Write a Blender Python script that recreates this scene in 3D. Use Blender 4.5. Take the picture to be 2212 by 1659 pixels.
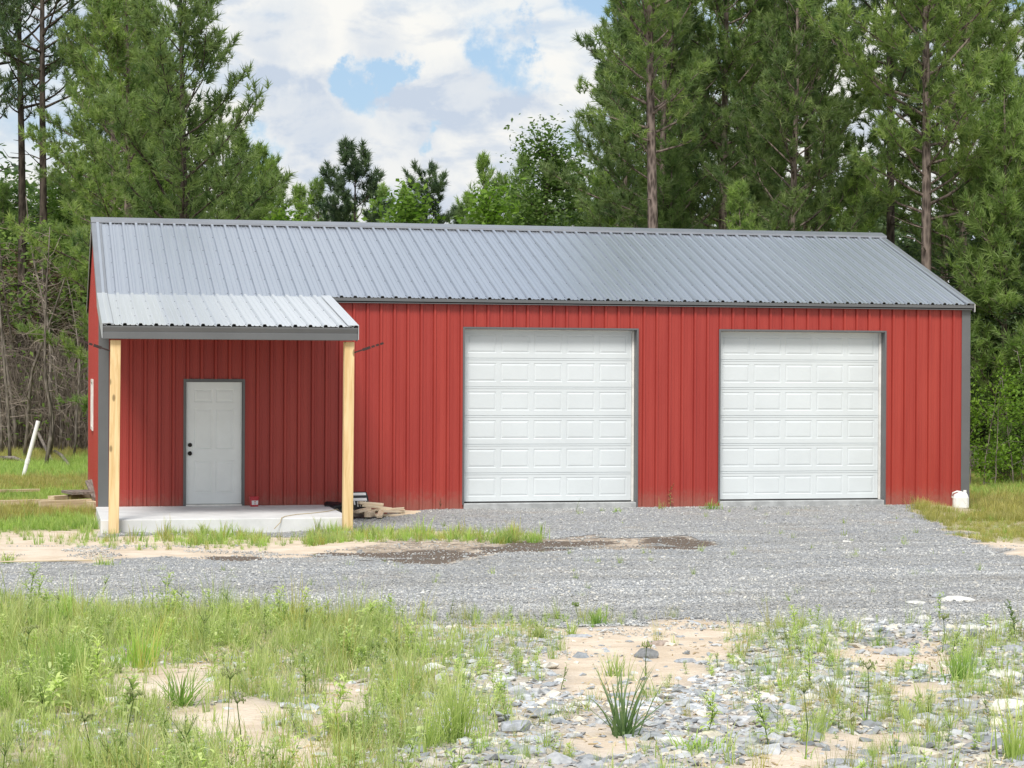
import bpy, bmesh, math, random
import numpy as np
from mathutils import Vector, Matrix

random.seed(7)
RNG = np.random.default_rng(11)
sc = bpy.context.scene
for o in list(bpy.data.objects):
    bpy.data.objects.remove(o, do_unlink=True)
col = sc.collection
R = math.radians

# ------------------------------------------------------------------ camera
FOC = 4555.183
CAM = np.array([-.8857, -34.9231, 2.2835])
YAW, PIT, ROL = .2182, -.0074, .005
FW = np.array([math.sin(YAW) * math.cos(PIT), math.cos(YAW) * math.cos(PIT), math.sin(PIT)])
_R = np.array([math.cos(YAW), -math.sin(YAW), 0.0])
_U = np.cross(_R, FW)
RT = math.cos(ROL) * _R + math.sin(ROL) * _U
UP = -math.sin(ROL) * _R + math.cos(ROL) * _U
cd = bpy.data.cameras.new('camera')
cam = bpy.data.objects.new('camera', cd)
col.objects.link(cam)
sc.camera = cam
cd.sensor_width = 36
cd.lens = 36 * FOC / 2212
cd.clip_start = .1
cd.clip_end = 3000
cam.matrix_world = Matrix(((RT[0], UP[0], -FW[0], CAM[0]), (RT[1], UP[1], -FW[1], CAM[1]),
                           (RT[2], UP[2], -FW[2], CAM[2]), (0, 0, 0, 1)))

# ------------------------------------------------------------------ world, sun, exposure
SUN_EL, SUN_AZ = R(54), R(203)          # azimuth clockwise from +Y (behind the camera, a little to its left)
w = bpy.data.worlds.new('World')
sc.world = w
w.use_nodes = True
nt = w.node_tree
nt.nodes.clear()
L = nt.links


def N(tree, typ, **kw):
    n = tree.nodes.new(typ)
    for k, v in kw.items():
        if k == 'op': n.operation = v
        elif k == 'inp':
            for kk, vv in v.items(): n.inputs[kk].default_value = vv
        else: setattr(n, k, v)
    return n


def mathn(tree, op, a, b=None, clamp=False):
    n = tree.nodes.new('ShaderNodeMath')
    n.operation = op
    n.use_clamp = clamp
    for i, s in enumerate((a, b)):
        if s is None: continue
        if isinstance(s, (int, float)): n.inputs[i].default_value = s
        else: tree.links.new(s, n.inputs[i])
    return n.outputs[0]


def maprange(tree, v, a, b, c=0., d=1., smooth=True):
    n = tree.nodes.new('ShaderNodeMapRange')
    if smooth: n.interpolation_type = 'SMOOTHSTEP'
    tree.links.new(v, n.inputs[0])
    for i, x in enumerate((a, b, c, d)): n.inputs[i + 1].default_value = x
    return n.outputs[0]


def mixc(tree, fac, a, b, blend='MIX'):
    n = tree.nodes.new('ShaderNodeMix')
    n.data_type = 'RGBA'
    n.blend_type = blend
    for s, i in ((fac, 0), (a, 6), (b, 7)):
        if isinstance(s, (int, float)): n.inputs[i].default_value = s
        elif isinstance(s, (tuple, list)): n.inputs[i].default_value = tuple(s) + ((1,) if len(s) == 3 else ())
        else: tree.links.new(s, n.inputs[i])
    return n.outputs[2]


def noise(tree, vec, scale, detail=6, rough=.55, dist=0., lac=2.):
    n = tree.nodes.new('ShaderNodeTexNoise')
    n.inputs['Scale'].default_value = scale
    n.inputs['Detail'].default_value = detail
    n.inputs['Roughness'].default_value = rough
    n.inputs['Distortion'].default_value = dist
    n.inputs['Lacunarity'].default_value = lac
    if vec is not None: tree.links.new(vec, n.inputs['Vector'])
    return n


sky = N(nt, 'ShaderNodeTexSky', sky_type='NISHITA', sun_disc=False, sun_elevation=SUN_EL, sun_rotation=SUN_AZ)
sky.air_density = 1.0
sky.dust_density = 1.6
tc = N(nt, 'ShaderNodeTexCoord')
DIR = tc.outputs['Generated']


def vadd(vec, off):
    n = nt.nodes.new('ShaderNodeVectorMath'); n.operation = 'ADD'
    L.new(vec, n.inputs[0])
    if isinstance(off, (tuple, list)): n.inputs[1].default_value = off
    else: L.new(off, n.inputs[1])
    return n.outputs[0]


def vscale(vec, s):
    n = nt.nodes.new('ShaderNodeVectorMath'); n.operation = 'MULTIPLY'
    L.new(vec, n.inputs[0]); n.inputs[1].default_value = s
    return n.outputs[0]


str_dir = vscale(DIR, (1, 1, 1.55))
n_big = noise(nt, str_dir, 5.5, 9, .52, .25)
n_up = noise(nt, vadd(str_dir, (-.004, 0, .024)), 5.5, 9, .52, .25)
warp = noise(nt, DIR, 11, 9, .62)
wv = nt.nodes.new('ShaderNodeVectorMath'); wv.operation = 'SUBTRACT'
L.new(warp.outputs['Color'], wv.inputs[0]); wv.inputs[1].default_value = (.5, .5, .5)
wdir = vadd(DIR, vscale(wv.outputs[0], (.12, .12, .10)))


def pxdir(u, v):
    d = FW + RT * (u - 1106) / FOC - UP * (v - 829.5) / FOC
    return d / np.linalg.norm(d)


def blob(u, v, r, soft=.85):
    n = nt.nodes.new('ShaderNodeVectorMath'); n.operation = 'DISTANCE'
    L.new(wdir, n.inputs[0]); n.inputs[1].default_value = tuple(pxdir(u, v))
    return maprange(nt, n.outputs['Value'], r / FOC * (1 - soft), r / FOC * (1 + soft), 1, 0)


def addup(lst):
    s = lst[0]
    for x in lst[1:]: s = mathn(nt, 'ADD', s, x)
    return mathn(nt, 'MINIMUM', s, 1.0)


# openings in the cloud cover (blue) and the grey bases of the nearer cumulus
holes = addup([blob(830, 165, 62), blob(900, 135, 40), blob(1085, 120, 62), blob(1130, 85, 40), blob(1325, 10, 70), blob(585, 350, 60),
               blob(760, 150, 35), blob(2190, 60, 90), blob(930, 300, 35), blob(610, 400, 40)])
bases = addup([blob(620, 225, 80), blob(720, 245, 75), blob(1010, 225, 75), blob(920, 240, 60), blob(1080, 210, 50), blob(600, 60, 75), blob(850, 60, 60)])
sepd = nt.nodes.new('ShaderNodeSeparateXYZ'); L.new(DIR, sepd.inputs[0])
high = maprange(nt, sepd.outputs[2], .30, .85, 0, .13)
cov = mathn(nt, 'SUBTRACT', mathn(nt, 'ADD', n_big.outputs['Fac'], .125), high)
cov = mathn(nt, 'SUBTRACT', cov, mathn(nt, 'MULTIPLY', holes, .36))
cover = maprange(nt, cov, .37, .60)
n_s = noise(nt, str_dir, 17, 9, .56, .4)
n_s2 = noise(nt, vadd(str_dir, (-.0015, 0, .009)), 17, 9, .56, .4)
relief = mathn(nt, 'SUBTRACT', n_big.outputs['Fac'], n_up.outputs['Fac'])
relief = mathn(nt, 'ADD', relief, mathn(nt, 'MULTIPLY', mathn(nt, 'SUBTRACT', n_s.outputs['Fac'], n_s2.outputs['Fac']), .55))
lit = maprange(nt, relief, -.07, .055)
thick = maprange(nt, n_big.outputs['Fac'], .42, .66)
shade = mathn(nt, 'ADD', mathn(nt, 'MULTIPLY', lit, .80), mathn(nt, 'MULTIPLY', mathn(nt, 'SUBTRACT', 1.0, thick), .30))
shade = mathn(nt, 'SUBTRACT', shade, mathn(nt, 'MULTIPLY', bases, mathn(nt, 'ADD', mathn(nt, 'MULTIPLY', n_s.outputs['Fac'], 1.0), .05)), clamp=True)
cloudcol = mixc(nt, shade, (4.0, 4.55, 5.35), (6.5, 6.45, 6.2))
blue = mixc(nt, .45, sky.outputs[0], (2.9, 4.3, 6.0))
skycol = mixc(nt, cover, blue, cloudcol)
bg = N(nt, 'ShaderNodeBackground')
bg.inputs['Strength'].default_value = .09
L.new(skycol, bg.inputs['Color'])
wo = N(nt, 'ShaderNodeOutputWorld')
L.new(bg.outputs[0], wo.inputs[0])
w.cycles.sampling_method = 'MANUAL'
w.cycles.sample_map_resolution = 512

sl = bpy.data.lights.new('sun', 'SUN')
sl.energy = 2.2
sl.angle = R(18)
sl.color = (1, .96, .9)
so = bpy.data.objects.new('sun', sl)
col.objects.link(so)
sdir = Vector((math.sin(SUN_AZ) * math.cos(SUN_EL), math.cos(SUN_AZ) * math.cos(SUN_EL), math.sin(SUN_EL)))
so.rotation_euler = sdir.to_track_quat('Z', 'Y').to_euler()
so.location = (0, -10, 30)

sc.view_settings.view_transform = 'Standard'
sc.view_settings.look = 'None'
sc.view_settings.gamma = 1
sc.view_settings.use_curve_mapping = False
sc.view_settings.exposure = .72
sc.render.engine = 'CYCLES'
sc.cycles.use_denoising = True
sc.cycles.max_bounces = 6
sc.cycles.diffuse_bounces = 3
sc.cycles.glossy_bounces = 2
sc.cycles.transmission_bounces = 3
sc.cycles.transparent_max_bounces = 4
sc.cycles.sample_clamp_indirect = 4


# ------------------------------------------------------------------ geometry helpers
def proj(P):
    q = np.asarray(P, float) - CAM
    Z = q @ FW
    Z = np.where(np.abs(Z) < 1e-3, 1e-3, Z)
    return 1106 + FOC * (q @ RT) / Z, 829.5 - FOC * (q @ UP) / Z, Z


def vnoise(x, y, s, seed=0):
    x = np.asarray(x) * s + seed * 17.3; y = np.asarray(y) * s - seed * 9.1
    xi = np.floor(x).astype(np.int64); yi = np.floor(y).astype(np.int64)
    fx = x - xi; fy = y - yi
    fx = fx * fx * (3 - 2 * fx); fy = fy * fy * (3 - 2 * fy)

    def h(a, b):
        n = (a * 374761393 + b * 668265263 + seed * 974711) & 0x7fffffff
        n = ((n ^ (n >> 13)) * 1274126177) & 0x7fffffff
        return ((n ^ (n >> 16)) & 0xffff) / 65535.
    return (h(xi, yi) * (1 - fx) + h(xi + 1, yi) * fx) * (1 - fy) + (h(xi, yi + 1) * (1 - fx) + h(xi + 1, yi + 1) * fx) * fy


def fbm(x, y, s, seed=0, o=4):
    t = 0; a = .5; n = 0
    for i in range(o):
        t = t + a * vnoise(x, y, s * 2 ** i, seed + i); n += a; a *= .5
    return t / n


def sstep(a, b, x):
    t = np.clip((x - a) / (b - a), 0, 1)
    return t * t * (3 - 2 * t)


def zg(X, Y):
    X = np.asarray(X, float); Y = np.asarray(Y, float)
    base = -.2 + .024 * np.clip(-4.5 - Y, 0, 60)
    base = base + .10 * sstep(-3.2, -.3, Y) * sstep(4.2, 5.6, X) * sstep(15.6, 14.4, X) * sstep(9, 4, Y)
    bump = (fbm(X, Y, .5, 3, 3) - .5) * .10 + (fbm(X, Y, 2.2, 5, 3) - .5) * .035
    fade = sstep(1.0, -1.5, Y)
    return base + bump * np.where((Y > -1.5) & (Y < 9) & (X > -.6) & (X < 16), 0.15, .25 + .75 * fade)


def at(u, v):
    d = FW + RT * (u - 1106) / FOC - UP * (v - 829.5) / FOC
    t = 25.
    for _ in range(60):
        p = CAM + d * t
        t += (p[2] - float(zg(p[0], p[1]))) / -d[2] * .7
    p = CAM + d * t
    return Vector((p[0], p[1], float(zg(p[0], p[1]))))


def away(u, dist, v=None):
    """x, y of the point that lies at forward distance dist in picture column u (ground height)"""
    d = FW + RT * (u - 1106) / FOC
    p = CAM + d * dist
    return Vector((p[0], p[1], float(zg(p[0], p[1]))))


def inpoly(u, v, poly):
    u = np.asarray(u); v = np.asarray(v)
    r = np.zeros(u.shape, bool)
    n = len(poly)
    j = n - 1
    for i in range(n):
        xi, yi = poly[i]; xj, yj = poly[j]
        if yi != yj:
            c = ((yi > v) != (yj > v)) & (u < (xj - xi) * (v - yi) / (yj - yi) + xi)
            r ^= c
        j = i
    return r


def tag(o, label=None, cat=None, group=None, kind=None):
    if label: o['label'] = label
    if cat: o['category'] = cat
    if group: o['group'] = group
    if kind: o['kind'] = kind
    return o


def empty(name, loc=(0, 0, 0), rz=0, label=None, cat=None, group=None):
    o = bpy.data.objects.new(name, None)
    o.empty_display_size = .2
    col.objects.link(o)
    o.location = loc
    o.rotation_euler = (0, 0, rz)
    return tag(o, label, cat, group)


def obj(name, me, mat=None, parent=None, loc=None):
    if mat is not None and not me.materials: me.materials.append(mat)
    o = bpy.data.objects.new(name, me)
    col.objects.link(o)
    if parent is not None: o.parent = parent
    if loc is not None: o.location = loc
    return o


class MB:
    def __init__(s): s.v = []; s.f = []

    def add(s, vs, fs):
        b = len(s.v)
        s.v += [tuple(x) for x in vs]
        s.f += [tuple(b + i for i in f) for f in fs]
        return s

    def box(s, x0, y0, z0, x1, y1, z1, M=None):
        vs = [(x, y, z) for x in (x0, x1) for y in (y0, y1) for z in (z0, z1)]
        if M is not None: vs = [M @ Vector(v) for v in vs]
        return s.add(vs, [(0, 1, 3, 2), (4, 6, 7, 5), (0, 4, 5, 1), (2, 3, 7, 6), (0, 2, 6, 4), (1, 5, 7, 3)])

    def tube(s, pts, rad, n=6, cap=True):
        pts = [Vector(p) for p in pts]
        rings = []
        ref = Vector((0, 0, 1))
        for i, p in enumerate(pts):
            t = (pts[min(i + 1, len(pts) - 1)] - pts[max(i - 1, 0)]).normalized()
            a = t.cross(ref)
            if a.length < .05: a = t.cross(Vector((1, 0, 0)))
            a.normalize(); b = t.cross(a)
            r = rad[i] if isinstance(rad, (list, tuple)) else rad
            rings.append([p + (a * math.cos(2 * math.pi * k / n) + b * math.sin(2 * math.pi * k / n)) * r for k in range(n)])
        vs = [v for r in rings for v in r]
        fs = []
        for i in range(len(rings) - 1):
            for k in range(n):
                k2 = (k + 1) % n
                fs.append((i * n + k, i * n + k2, (i + 1) * n + k2, (i + 1) * n + k))
        if cap:
            fs.append(tuple(range(n - 1, -1, -1))); fs.append(tuple((len(rings) - 1) * n + k for k in range(n)))
        return s.add(vs, fs)

    def lathe(s, prof, n=20, cx=0, cy=0):
        rings = [[(cx + r * math.cos(2 * math.pi * k / n), cy + r * math.sin(2 * math.pi * k / n), z) for k in range(n)] for r, z in prof]
        fs = []
        for i in range(len(rings) - 1):
            for k in range(n):
                k2 = (k + 1) % n
                fs.append((i * n + k, i * n + k2, (i + 1) * n + k2, (i + 1) * n + k))
        fs.append(tuple(range(n - 1, -1, -1))); fs.append(tuple((len(rings) - 1) * n + k for k in range(n)))
        return s.add([v for r in rings for v in r], fs)

    def mesh(s, name, smooth=False, recalc=True, bevel=0, seg=1):
        me = bpy.data.meshes.new(name)
        me.from_pydata(s.v, [], s.f)
        if recalc or bevel:
            bm = bmesh.new(); bm.from_mesh(me)
            if recalc: bmesh.ops.recalc_face_normals(bm, faces=bm.faces)
            if bevel:
                bmesh.ops.bevel(bm, geom=[e for e in bm.edges if e.is_manifold and e.calc_face_angle(0) > .5], offset=bevel, segments=seg, affect='EDGES')
            bm.to_mesh(me); bm.free()
        if smooth: me.shade_smooth()
        me.update()
        return me


def part(name, mb, mat, parent, loc=None, **kw):
    return obj(name, mb.mesh(name, **kw), mat, parent, loc)


def np_mesh(name, V, F, colr=None, smooth=False):
    """V (n,3), F (m,k) -> mesh; colr (n,) or (n,4) per point"""
    me = bpy.data.meshes.new(name)
    V = np.ascontiguousarray(V, np.float32); F = np.ascontiguousarray(F, np.int32)
    k = F.shape[1]
    me.vertices.add(len(V)); me.vertices.foreach_set('co', V.ravel())
    me.loops.add(F.size); me.loops.foreach_set('vertex_index', F.ravel())
    me.polygons.add(len(F)); me.polygons.foreach_set('loop_start', np.arange(0, F.size, k, dtype=np.int32))
    me.update(calc_edges=True)
    me.validate()
    if colr is not None:
        for nm, arr in colr.items():
            a = me.attributes.new(nm, 'FLOAT', 'POINT')
            a.data.foreach_set('value', np.ascontiguousarray(arr, np.float32))
    if smooth: me.shade_smooth()
    return me


# ------------------------------------------------------------------ materials
def new_mat(name):
    m = bpy.data.materials.new(name)
    m.use_nodes = True
    t = m.node_tree
    b = t.nodes['Principled BSDF']
    return m, t, b


def attr(t, name, typ='GEOMETRY'):
    n = t.nodes.new('ShaderNodeAttribute')
    n.attribute_name = name
    n.attribute_type = typ
    return n


def simple(name, c, rough=.5, metal=0., var=.12, nscale=6., bump=0., bscale=60., coord='Object', spec=.5, stretch=None, c2=None, var2=0.):
    m, t, b = new_mat(name)
    co = t.nodes.new('ShaderNodeTexCoord').outputs[coord]
    if stretch:
        mp = t.nodes.new('ShaderNodeMapping'); mp.inputs['Scale'].default_value = stretch
        t.links.new(co, mp.inputs[0]); co = mp.outputs[0]
    n1 = noise(t, co, nscale, 6, .6)
    f = maprange(t, n1.outputs['Fac'], .3, .7)
    c = tuple(c)
    dk = c2 if c2 else tuple(x * (1 - var) for x in c)
    lt = c if c2 else tuple(min(1, x * (1 + var)) for x in c)
    cc = mixc(t, f, dk, lt)
    if var2:
        oi = t.nodes.new('ShaderNodeObjectInfo')
        cc = mixc(t, 1.0, cc, mixc(t, oi.outputs['Random'], (1 - var2,) * 3, (1 + var2 * .6,) * 3), 'MULTIPLY')
    t.links.new(cc, b.inputs['Base Color'])
    b.inputs['Roughness'].default_value = rough
    b.inputs['Metallic'].default_value = metal
    b.inputs['Specular IOR Level'].default_value = spec
    if bump:
        n2 = noise(t, co, bscale, 4, .6)
        bp = t.nodes.new('ShaderNodeBump'); bp.inputs['Strength'].default_value = bump; bp.inputs['Distance'].default_value = .01
        t.links.new(n2.outputs['Fac'], bp.inputs['Height']); t.links.new(bp.outputs[0], b.inputs['Normal'])
    return m


def red_metal():
    m, t, b = new_mat('red_painted_steel')
    g = t.nodes.new('ShaderNodeNewGeometry')
    co = g.outputs['Position']
    mp = t.nodes.new('ShaderNodeMapping'); mp.inputs['Scale'].default_value = (2.5, 2.5, .22)
    t.links.new(co, mp.inputs[0])
    n1 = noise(t, mp.outputs[0], 1.6, 5, .6)
    oi = t.nodes.new('ShaderNodeObjectInfo')
    base = mixc(t, maprange(t, n1.outputs['Fac'], .3, .7), (.33, .035, .026), (.395, .050, .036))
    base = mixc(t, maprange(t, oi.outputs['Random'], 0, 1, 0, .35), base, (.32, .038, .034))
    # splashed dirt near the ground
    sx = t.nodes.new('ShaderNodeSeparateXYZ'); t.links.new(co, sx.inputs[0])
    n2 = noise(t, co, 14, 6, .65)
    hi = mathn(t, 'ADD', sx.outputs[2], mathn(t, 'MULTIPLY', n2.outputs['Fac'], -.55))
    d = maprange(t, hi, -.36, .0, .5, 0)
    base = mixc(t, d, base, (.30, .16, .12))
    t.links.new(base, b.inputs['Base Color'])
    b.inputs['Roughness'].default_value = .42
    b.inputs['Specular IOR Level'].default_value = .45
    n3 = noise(t, mp.outputs[0], 3, 2, .5)
    bp = t.nodes.new('ShaderNodeBump'); bp.inputs['Strength'].default_value = .12; bp.inputs['Distance'].default_value = .02
    t.links.new(n3.outputs['Fac'], bp.inputs['Height']); t.links.new(bp.outputs[0], b.inputs['Normal'])
    return m


def galvalume():
    m, t, b = new_mat('galvanised_steel')
    g = t.nodes.new('ShaderNodeNewGeometry')
    co = g.outputs['Position']
    v = t.nodes.new('ShaderNodeTexVoronoi'); v.inputs['Scale'].default_value = 28
    t.links.new(co, v.inputs['Vector'])
    mp = t.nodes.new('ShaderNodeMapping'); mp.inputs['Scale'].default_value = (3.0, .35, .35)
    t.links.new(co, mp.inputs[0])
    n1 = noise(t, mp.outputs[0], 1.7, 5, .6)
    oi = t.nodes.new('ShaderNodeObjectInfo')
    c = mixc(t, maprange(t, n1.outputs['Fac'], .3, .7), (.545, .585, .65), (.575, .615, .68))
    c = mixc(t, maprange(t, oi.outputs['Random'], 0, 1, 0, .4), c, (.60, .635, .695))
    t.links.new(c, b.inputs['Base Color'])
    b.inputs['Metallic'].default_value = .80
    t.links.new(maprange(t, n1.outputs['Fac'], .3, .7, .28, .31), b.inputs['Roughness'])
    n3 = noise(t, mp.outputs[0], 4.5, 3, .5)
    bp = t.nodes.new('ShaderNodeBump'); bp.inputs['Strength'].default_value = .04; bp.inputs['Distance'].default_value = .012
    t.links.new(n3.outputs['Fac'], bp.inputs['Height']); t.links.new(bp.outputs[0], b.inputs['Normal'])
    return m


def galv_porch():
    m = M['galv'].copy(); m.name = 'porch_galvanised_steel'  # paler, less metallic copy of the roof steel, for the porch sheets
    t = m.node_tree; b = t.nodes['Principled BSDF']
    b.inputs['Metallic'].default_value = .45
    for n in t.nodes:
        if n.type == 'MIX' and n.data_type == 'RGBA' and n.outputs[2].links and n.outputs[2].links[0].to_node == b:
            n.inputs[7].default_value = (.72, .745, .765, 1)
            L_ = n.inputs[0].links[0].from_node
            L_.inputs[3].default_value = .55; L_.inputs[4].default_value = 1.0
    return m


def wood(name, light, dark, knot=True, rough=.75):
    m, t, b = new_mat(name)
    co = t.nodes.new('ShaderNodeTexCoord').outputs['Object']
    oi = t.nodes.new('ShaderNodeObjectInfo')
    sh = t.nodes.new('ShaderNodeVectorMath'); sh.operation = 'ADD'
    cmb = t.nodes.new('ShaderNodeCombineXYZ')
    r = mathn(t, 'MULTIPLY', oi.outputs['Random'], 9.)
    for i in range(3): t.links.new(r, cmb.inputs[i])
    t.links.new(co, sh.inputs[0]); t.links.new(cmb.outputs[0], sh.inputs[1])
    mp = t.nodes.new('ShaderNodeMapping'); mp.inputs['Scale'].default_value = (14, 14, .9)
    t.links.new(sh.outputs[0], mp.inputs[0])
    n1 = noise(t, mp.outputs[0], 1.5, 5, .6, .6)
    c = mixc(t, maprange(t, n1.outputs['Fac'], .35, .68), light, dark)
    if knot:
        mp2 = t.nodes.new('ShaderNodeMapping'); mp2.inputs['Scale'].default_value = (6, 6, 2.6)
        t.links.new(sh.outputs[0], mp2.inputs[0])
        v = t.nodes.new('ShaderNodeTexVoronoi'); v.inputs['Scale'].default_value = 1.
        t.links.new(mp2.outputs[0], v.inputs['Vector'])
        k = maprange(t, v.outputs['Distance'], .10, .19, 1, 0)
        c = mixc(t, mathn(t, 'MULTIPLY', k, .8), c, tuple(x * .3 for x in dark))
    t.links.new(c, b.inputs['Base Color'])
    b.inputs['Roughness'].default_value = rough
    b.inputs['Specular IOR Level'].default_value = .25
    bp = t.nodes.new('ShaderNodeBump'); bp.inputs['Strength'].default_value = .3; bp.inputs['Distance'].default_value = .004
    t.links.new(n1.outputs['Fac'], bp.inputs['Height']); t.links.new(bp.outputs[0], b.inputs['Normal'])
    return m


def foliage(name, dark, light, tip=None, transl=.35, rough=.6, src='tuft', spread=.2):
    """leaf material: per-clump colour from the point attribute tuft, or from the instance's random number"""
    m, t, b = new_mat(name)
    oi = t.nodes.new('ShaderNodeObjectInfo')
    if src == 'tuft':
        f = attr(t, 'tuft').outputs['Fac']
    else:
        f = oi.outputs['Random']
    c = mixc(t, f, dark, light)
    if tip:
        a = attr(t, 'tip').outputs['Fac']
        c = mixc(t, a, c, tip)
    if src == 'tuft' and spread:
        c = mixc(t, 1.0, c, mixc(t, oi.outputs['Random'], (1 - spread, 1 - spread, 1 - spread * .6), (1 + spread, 1 + spread * .8, 1.0)), 'MULTIPLY')
    t.links.new(c, b.inputs['Base Color'])
    b.inputs['Roughness'].default_value = rough
    b.inputs['Specular IOR Level'].default_value = .3
    tr = t.nodes.new('ShaderNodeBsdfTranslucent')
    t.links.new(mixc(t, 1.0, c, (1.1, 1.3, .75), 'MULTIPLY'), tr.inputs['Color'])
    mx = t.nodes.new('ShaderNodeMixShader'); mx.inputs[0].default_value = transl
    t.links.new(b.outputs[0], mx.inputs[1]); t.links.new(tr.outputs[0], mx.inputs[2])
    t.links.new(mx.outputs[0], t.nodes['Material Output'].inputs['Surface'])
    return m


def bark(name, a, b_, sc_=9):
    m, t, b = new_mat(name)
    co = t.nodes.new('ShaderNodeTexCoord').outputs['Object']
    mp = t.nodes.new('ShaderNodeMapping'); mp.inputs['Scale'].default_value = (1, 1, .28)
    t.links.new(co, mp.inputs[0])
    v = t.nodes.new('ShaderNodeTexVoronoi'); v.inputs['Scale'].default_value = sc_ * 1.6
    t.links.new(mp.outputs[0], v.inputs['Vector'])
    n1 = noise(t, mp.outputs[0], sc_, 6, .65)
    f = mathn(t, 'MULTIPLY', mathn(t, 'ADD', v.outputs['Distance'], n1.outputs['Fac']), .6)
    t.links.new(mixc(t, maprange(t, f, .35, .85), a, b_), b.inputs['Base Color'])
    b.inputs['Roughness'].default_value = .9
    b.inputs['Specular IOR Level'].default_value = .15
    bp = t.nodes.new('ShaderNodeBump'); bp.inputs['Strength'].default_value = .7; bp.inputs['Distance'].default_value = .03
    t.links.new(f, bp.inputs['Height']); t.links.new(bp.outputs[0], b.inputs['Normal'])
    return m


M = {}
M['red'] = red_metal()
M['galv'] = galvalume()
M['galv_porch'] = galv_porch()
M['trim'] = simple('grey_trim_steel', (.125, .130, .135), .45, .0, .06, 2)
M['ridge'] = simple('ridge_steel', (.33, .345, .375), .4, .6, .06, 2)
M['shadow_gap'] = simple('dark_backing', (.03, .03, .03), .9)
M['red_back'] = simple('red_backing', (.25, .03, .028), .6)
M['white_door'] = simple('white_door_paint', (.78, .81, .82), .38, 0, .025, 3, bump=.05, bscale=200)
M['garage_paint'] = simple('garage_door_paint', (.66, .70, .715), .42, 0, .03, 1.2, bump=.05, bscale=200)
M['rubber'] = simple('black_rubber', (.02, .02, .02), .8)
M['black_metal'] = simple('black_bronze', (.015, .012, .01), .3, .6)
M['pine_post'] = wood('fresh_pine', (.81, .62, .35), (.64, .44, .21))
M['scrap'] = wood('scrap_pine', (.76, .64, .48), (.58, .45, .31), False)
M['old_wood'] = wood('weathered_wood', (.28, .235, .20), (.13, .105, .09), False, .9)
M['lumber'] = wood('sun_bleached_lumber', (.62, .52, .36), (.43, .34, .22), False, .85)
M['concrete'] = simple('concrete', (.66, .665, .66), .85, 0, .09, 2.2, bump=.25, bscale=90)
M['concrete_side'] = simple('raw_concrete', (.40, .41, .41), .9, 0, .2, 5, bump=.6, bscale=40)
M['strap'] = simple('dark_strap', (.05, .03, .028), .6, .3)
M['pvc'] = simple('white_pvc', (.86, .86, .84), .35, 0, .03)
M['plastic_red'] = simple('red_plastic', (.50, .035, .05), .35, 0, .05)
M['label_white'] = simple('white_label', (.78, .76, .76), .5, 0, .04)
M['jug'] = simple('white_jug_plastic', (.78, .78, .76), .4, 0, .06, 9)
M['bag'] = simple('black_bag', (.012, .012, .014), .38, 0, .3, 12)
M['screw'] = simple('screw_heads', (.12, .13, .15), .4, .6)
M['win_frame'] = simple('white_vinyl', (.82, .80, .76), .4)
M['cord'] = simple('tan_cord', (.52, .42, .24), .9)
M['bark'] = bark('pine_bark', (.075, .058, .05), (.27, .215, .185))
M['bark_dark'] = bark('dark_bark', (.030, .024, .020), (.105, .085, .07))
M['bark_grey'] = bark('grey_bark', (.10, .085, .075), (.27, .235, .205))
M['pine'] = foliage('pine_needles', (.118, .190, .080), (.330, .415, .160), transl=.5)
M['pine_yellow'] = foliage('yellowish_pine_needles', (.150, .235, .080), (.360, .470, .165), transl=.5)  # yellower, lighter needle colour of the young pines
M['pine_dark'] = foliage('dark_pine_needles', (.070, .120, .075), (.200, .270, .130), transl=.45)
M['leaf'] = foliage('broad_leaves', (.080, .155, .040), (.240, .350, .085), transl=.45)
M['leaf_lime'] = foliage('lime_leaves', (.095, .20, .02), (.24, .38, .05), transl=.4)
M['leaf_dead'] = foliage('dead_needles', (.06, .042, .032), (.19, .14, .10), transl=.1)
M['twig'] = simple('dry_twigs', (.24, .20, .17), .9, 0, .5, 3, spec=.1)


# ------------------------------------------------------------------ ground
DRIVE = [(-1500, 1226), (0, 1216), (250, 1208), (420, 1206), (700, 1204), (830, 1206), (900, 1214), (1010, 1214), (1080, 1197), (1200, 1190),
         (1300, 1188), (1400, 1184), (1490, 1184), (1520, 1172), (1480, 1160), (1300, 1166), (1180, 1166), (1150, 1152), (1000, 1150), (800, 1146),
         (745, 1150), (700, 1138), (700, 1060), (1000, 1055), (1950, 1050), (1985, 1100), (2040, 1142), (2130, 1180), (2212, 1199), (3600, 1250), (3600, 1372), (2212, 1345),
         (2000, 1352), (1700, 1345), (1500, 1342), (1230, 1358), (1000, 1352), (800, 1345), (600, 1335), (400, 1322), (200, 1308), (0, 1296), (-1500, 1286)]
MUD = [[(800, 1210), (830, 1196), (900, 1188), (1010, 1188), (1040, 1196), (1000, 1212), (900, 1214)],
       [(1040, 1194), (1060, 1178), (1150, 1172), (1290, 1170), (1320, 1177), (1200, 1192), (1090, 1198)],
       [(1390, 1182), (1400, 1166), (1470, 1163), (1515, 1172), (1490, 1183)],
       [(420, 1208), (430, 1200), (560, 1198), (580, 1205)], [(680, 1206), (700, 1199), (830, 1199), (830, 1206)],
       [(750, 1188), (790, 1170), (1120, 1164), (1350, 1162), (1535, 1158), (1530, 1188), (1300, 1194), (1100, 1196), (900, 1200)]]
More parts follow.
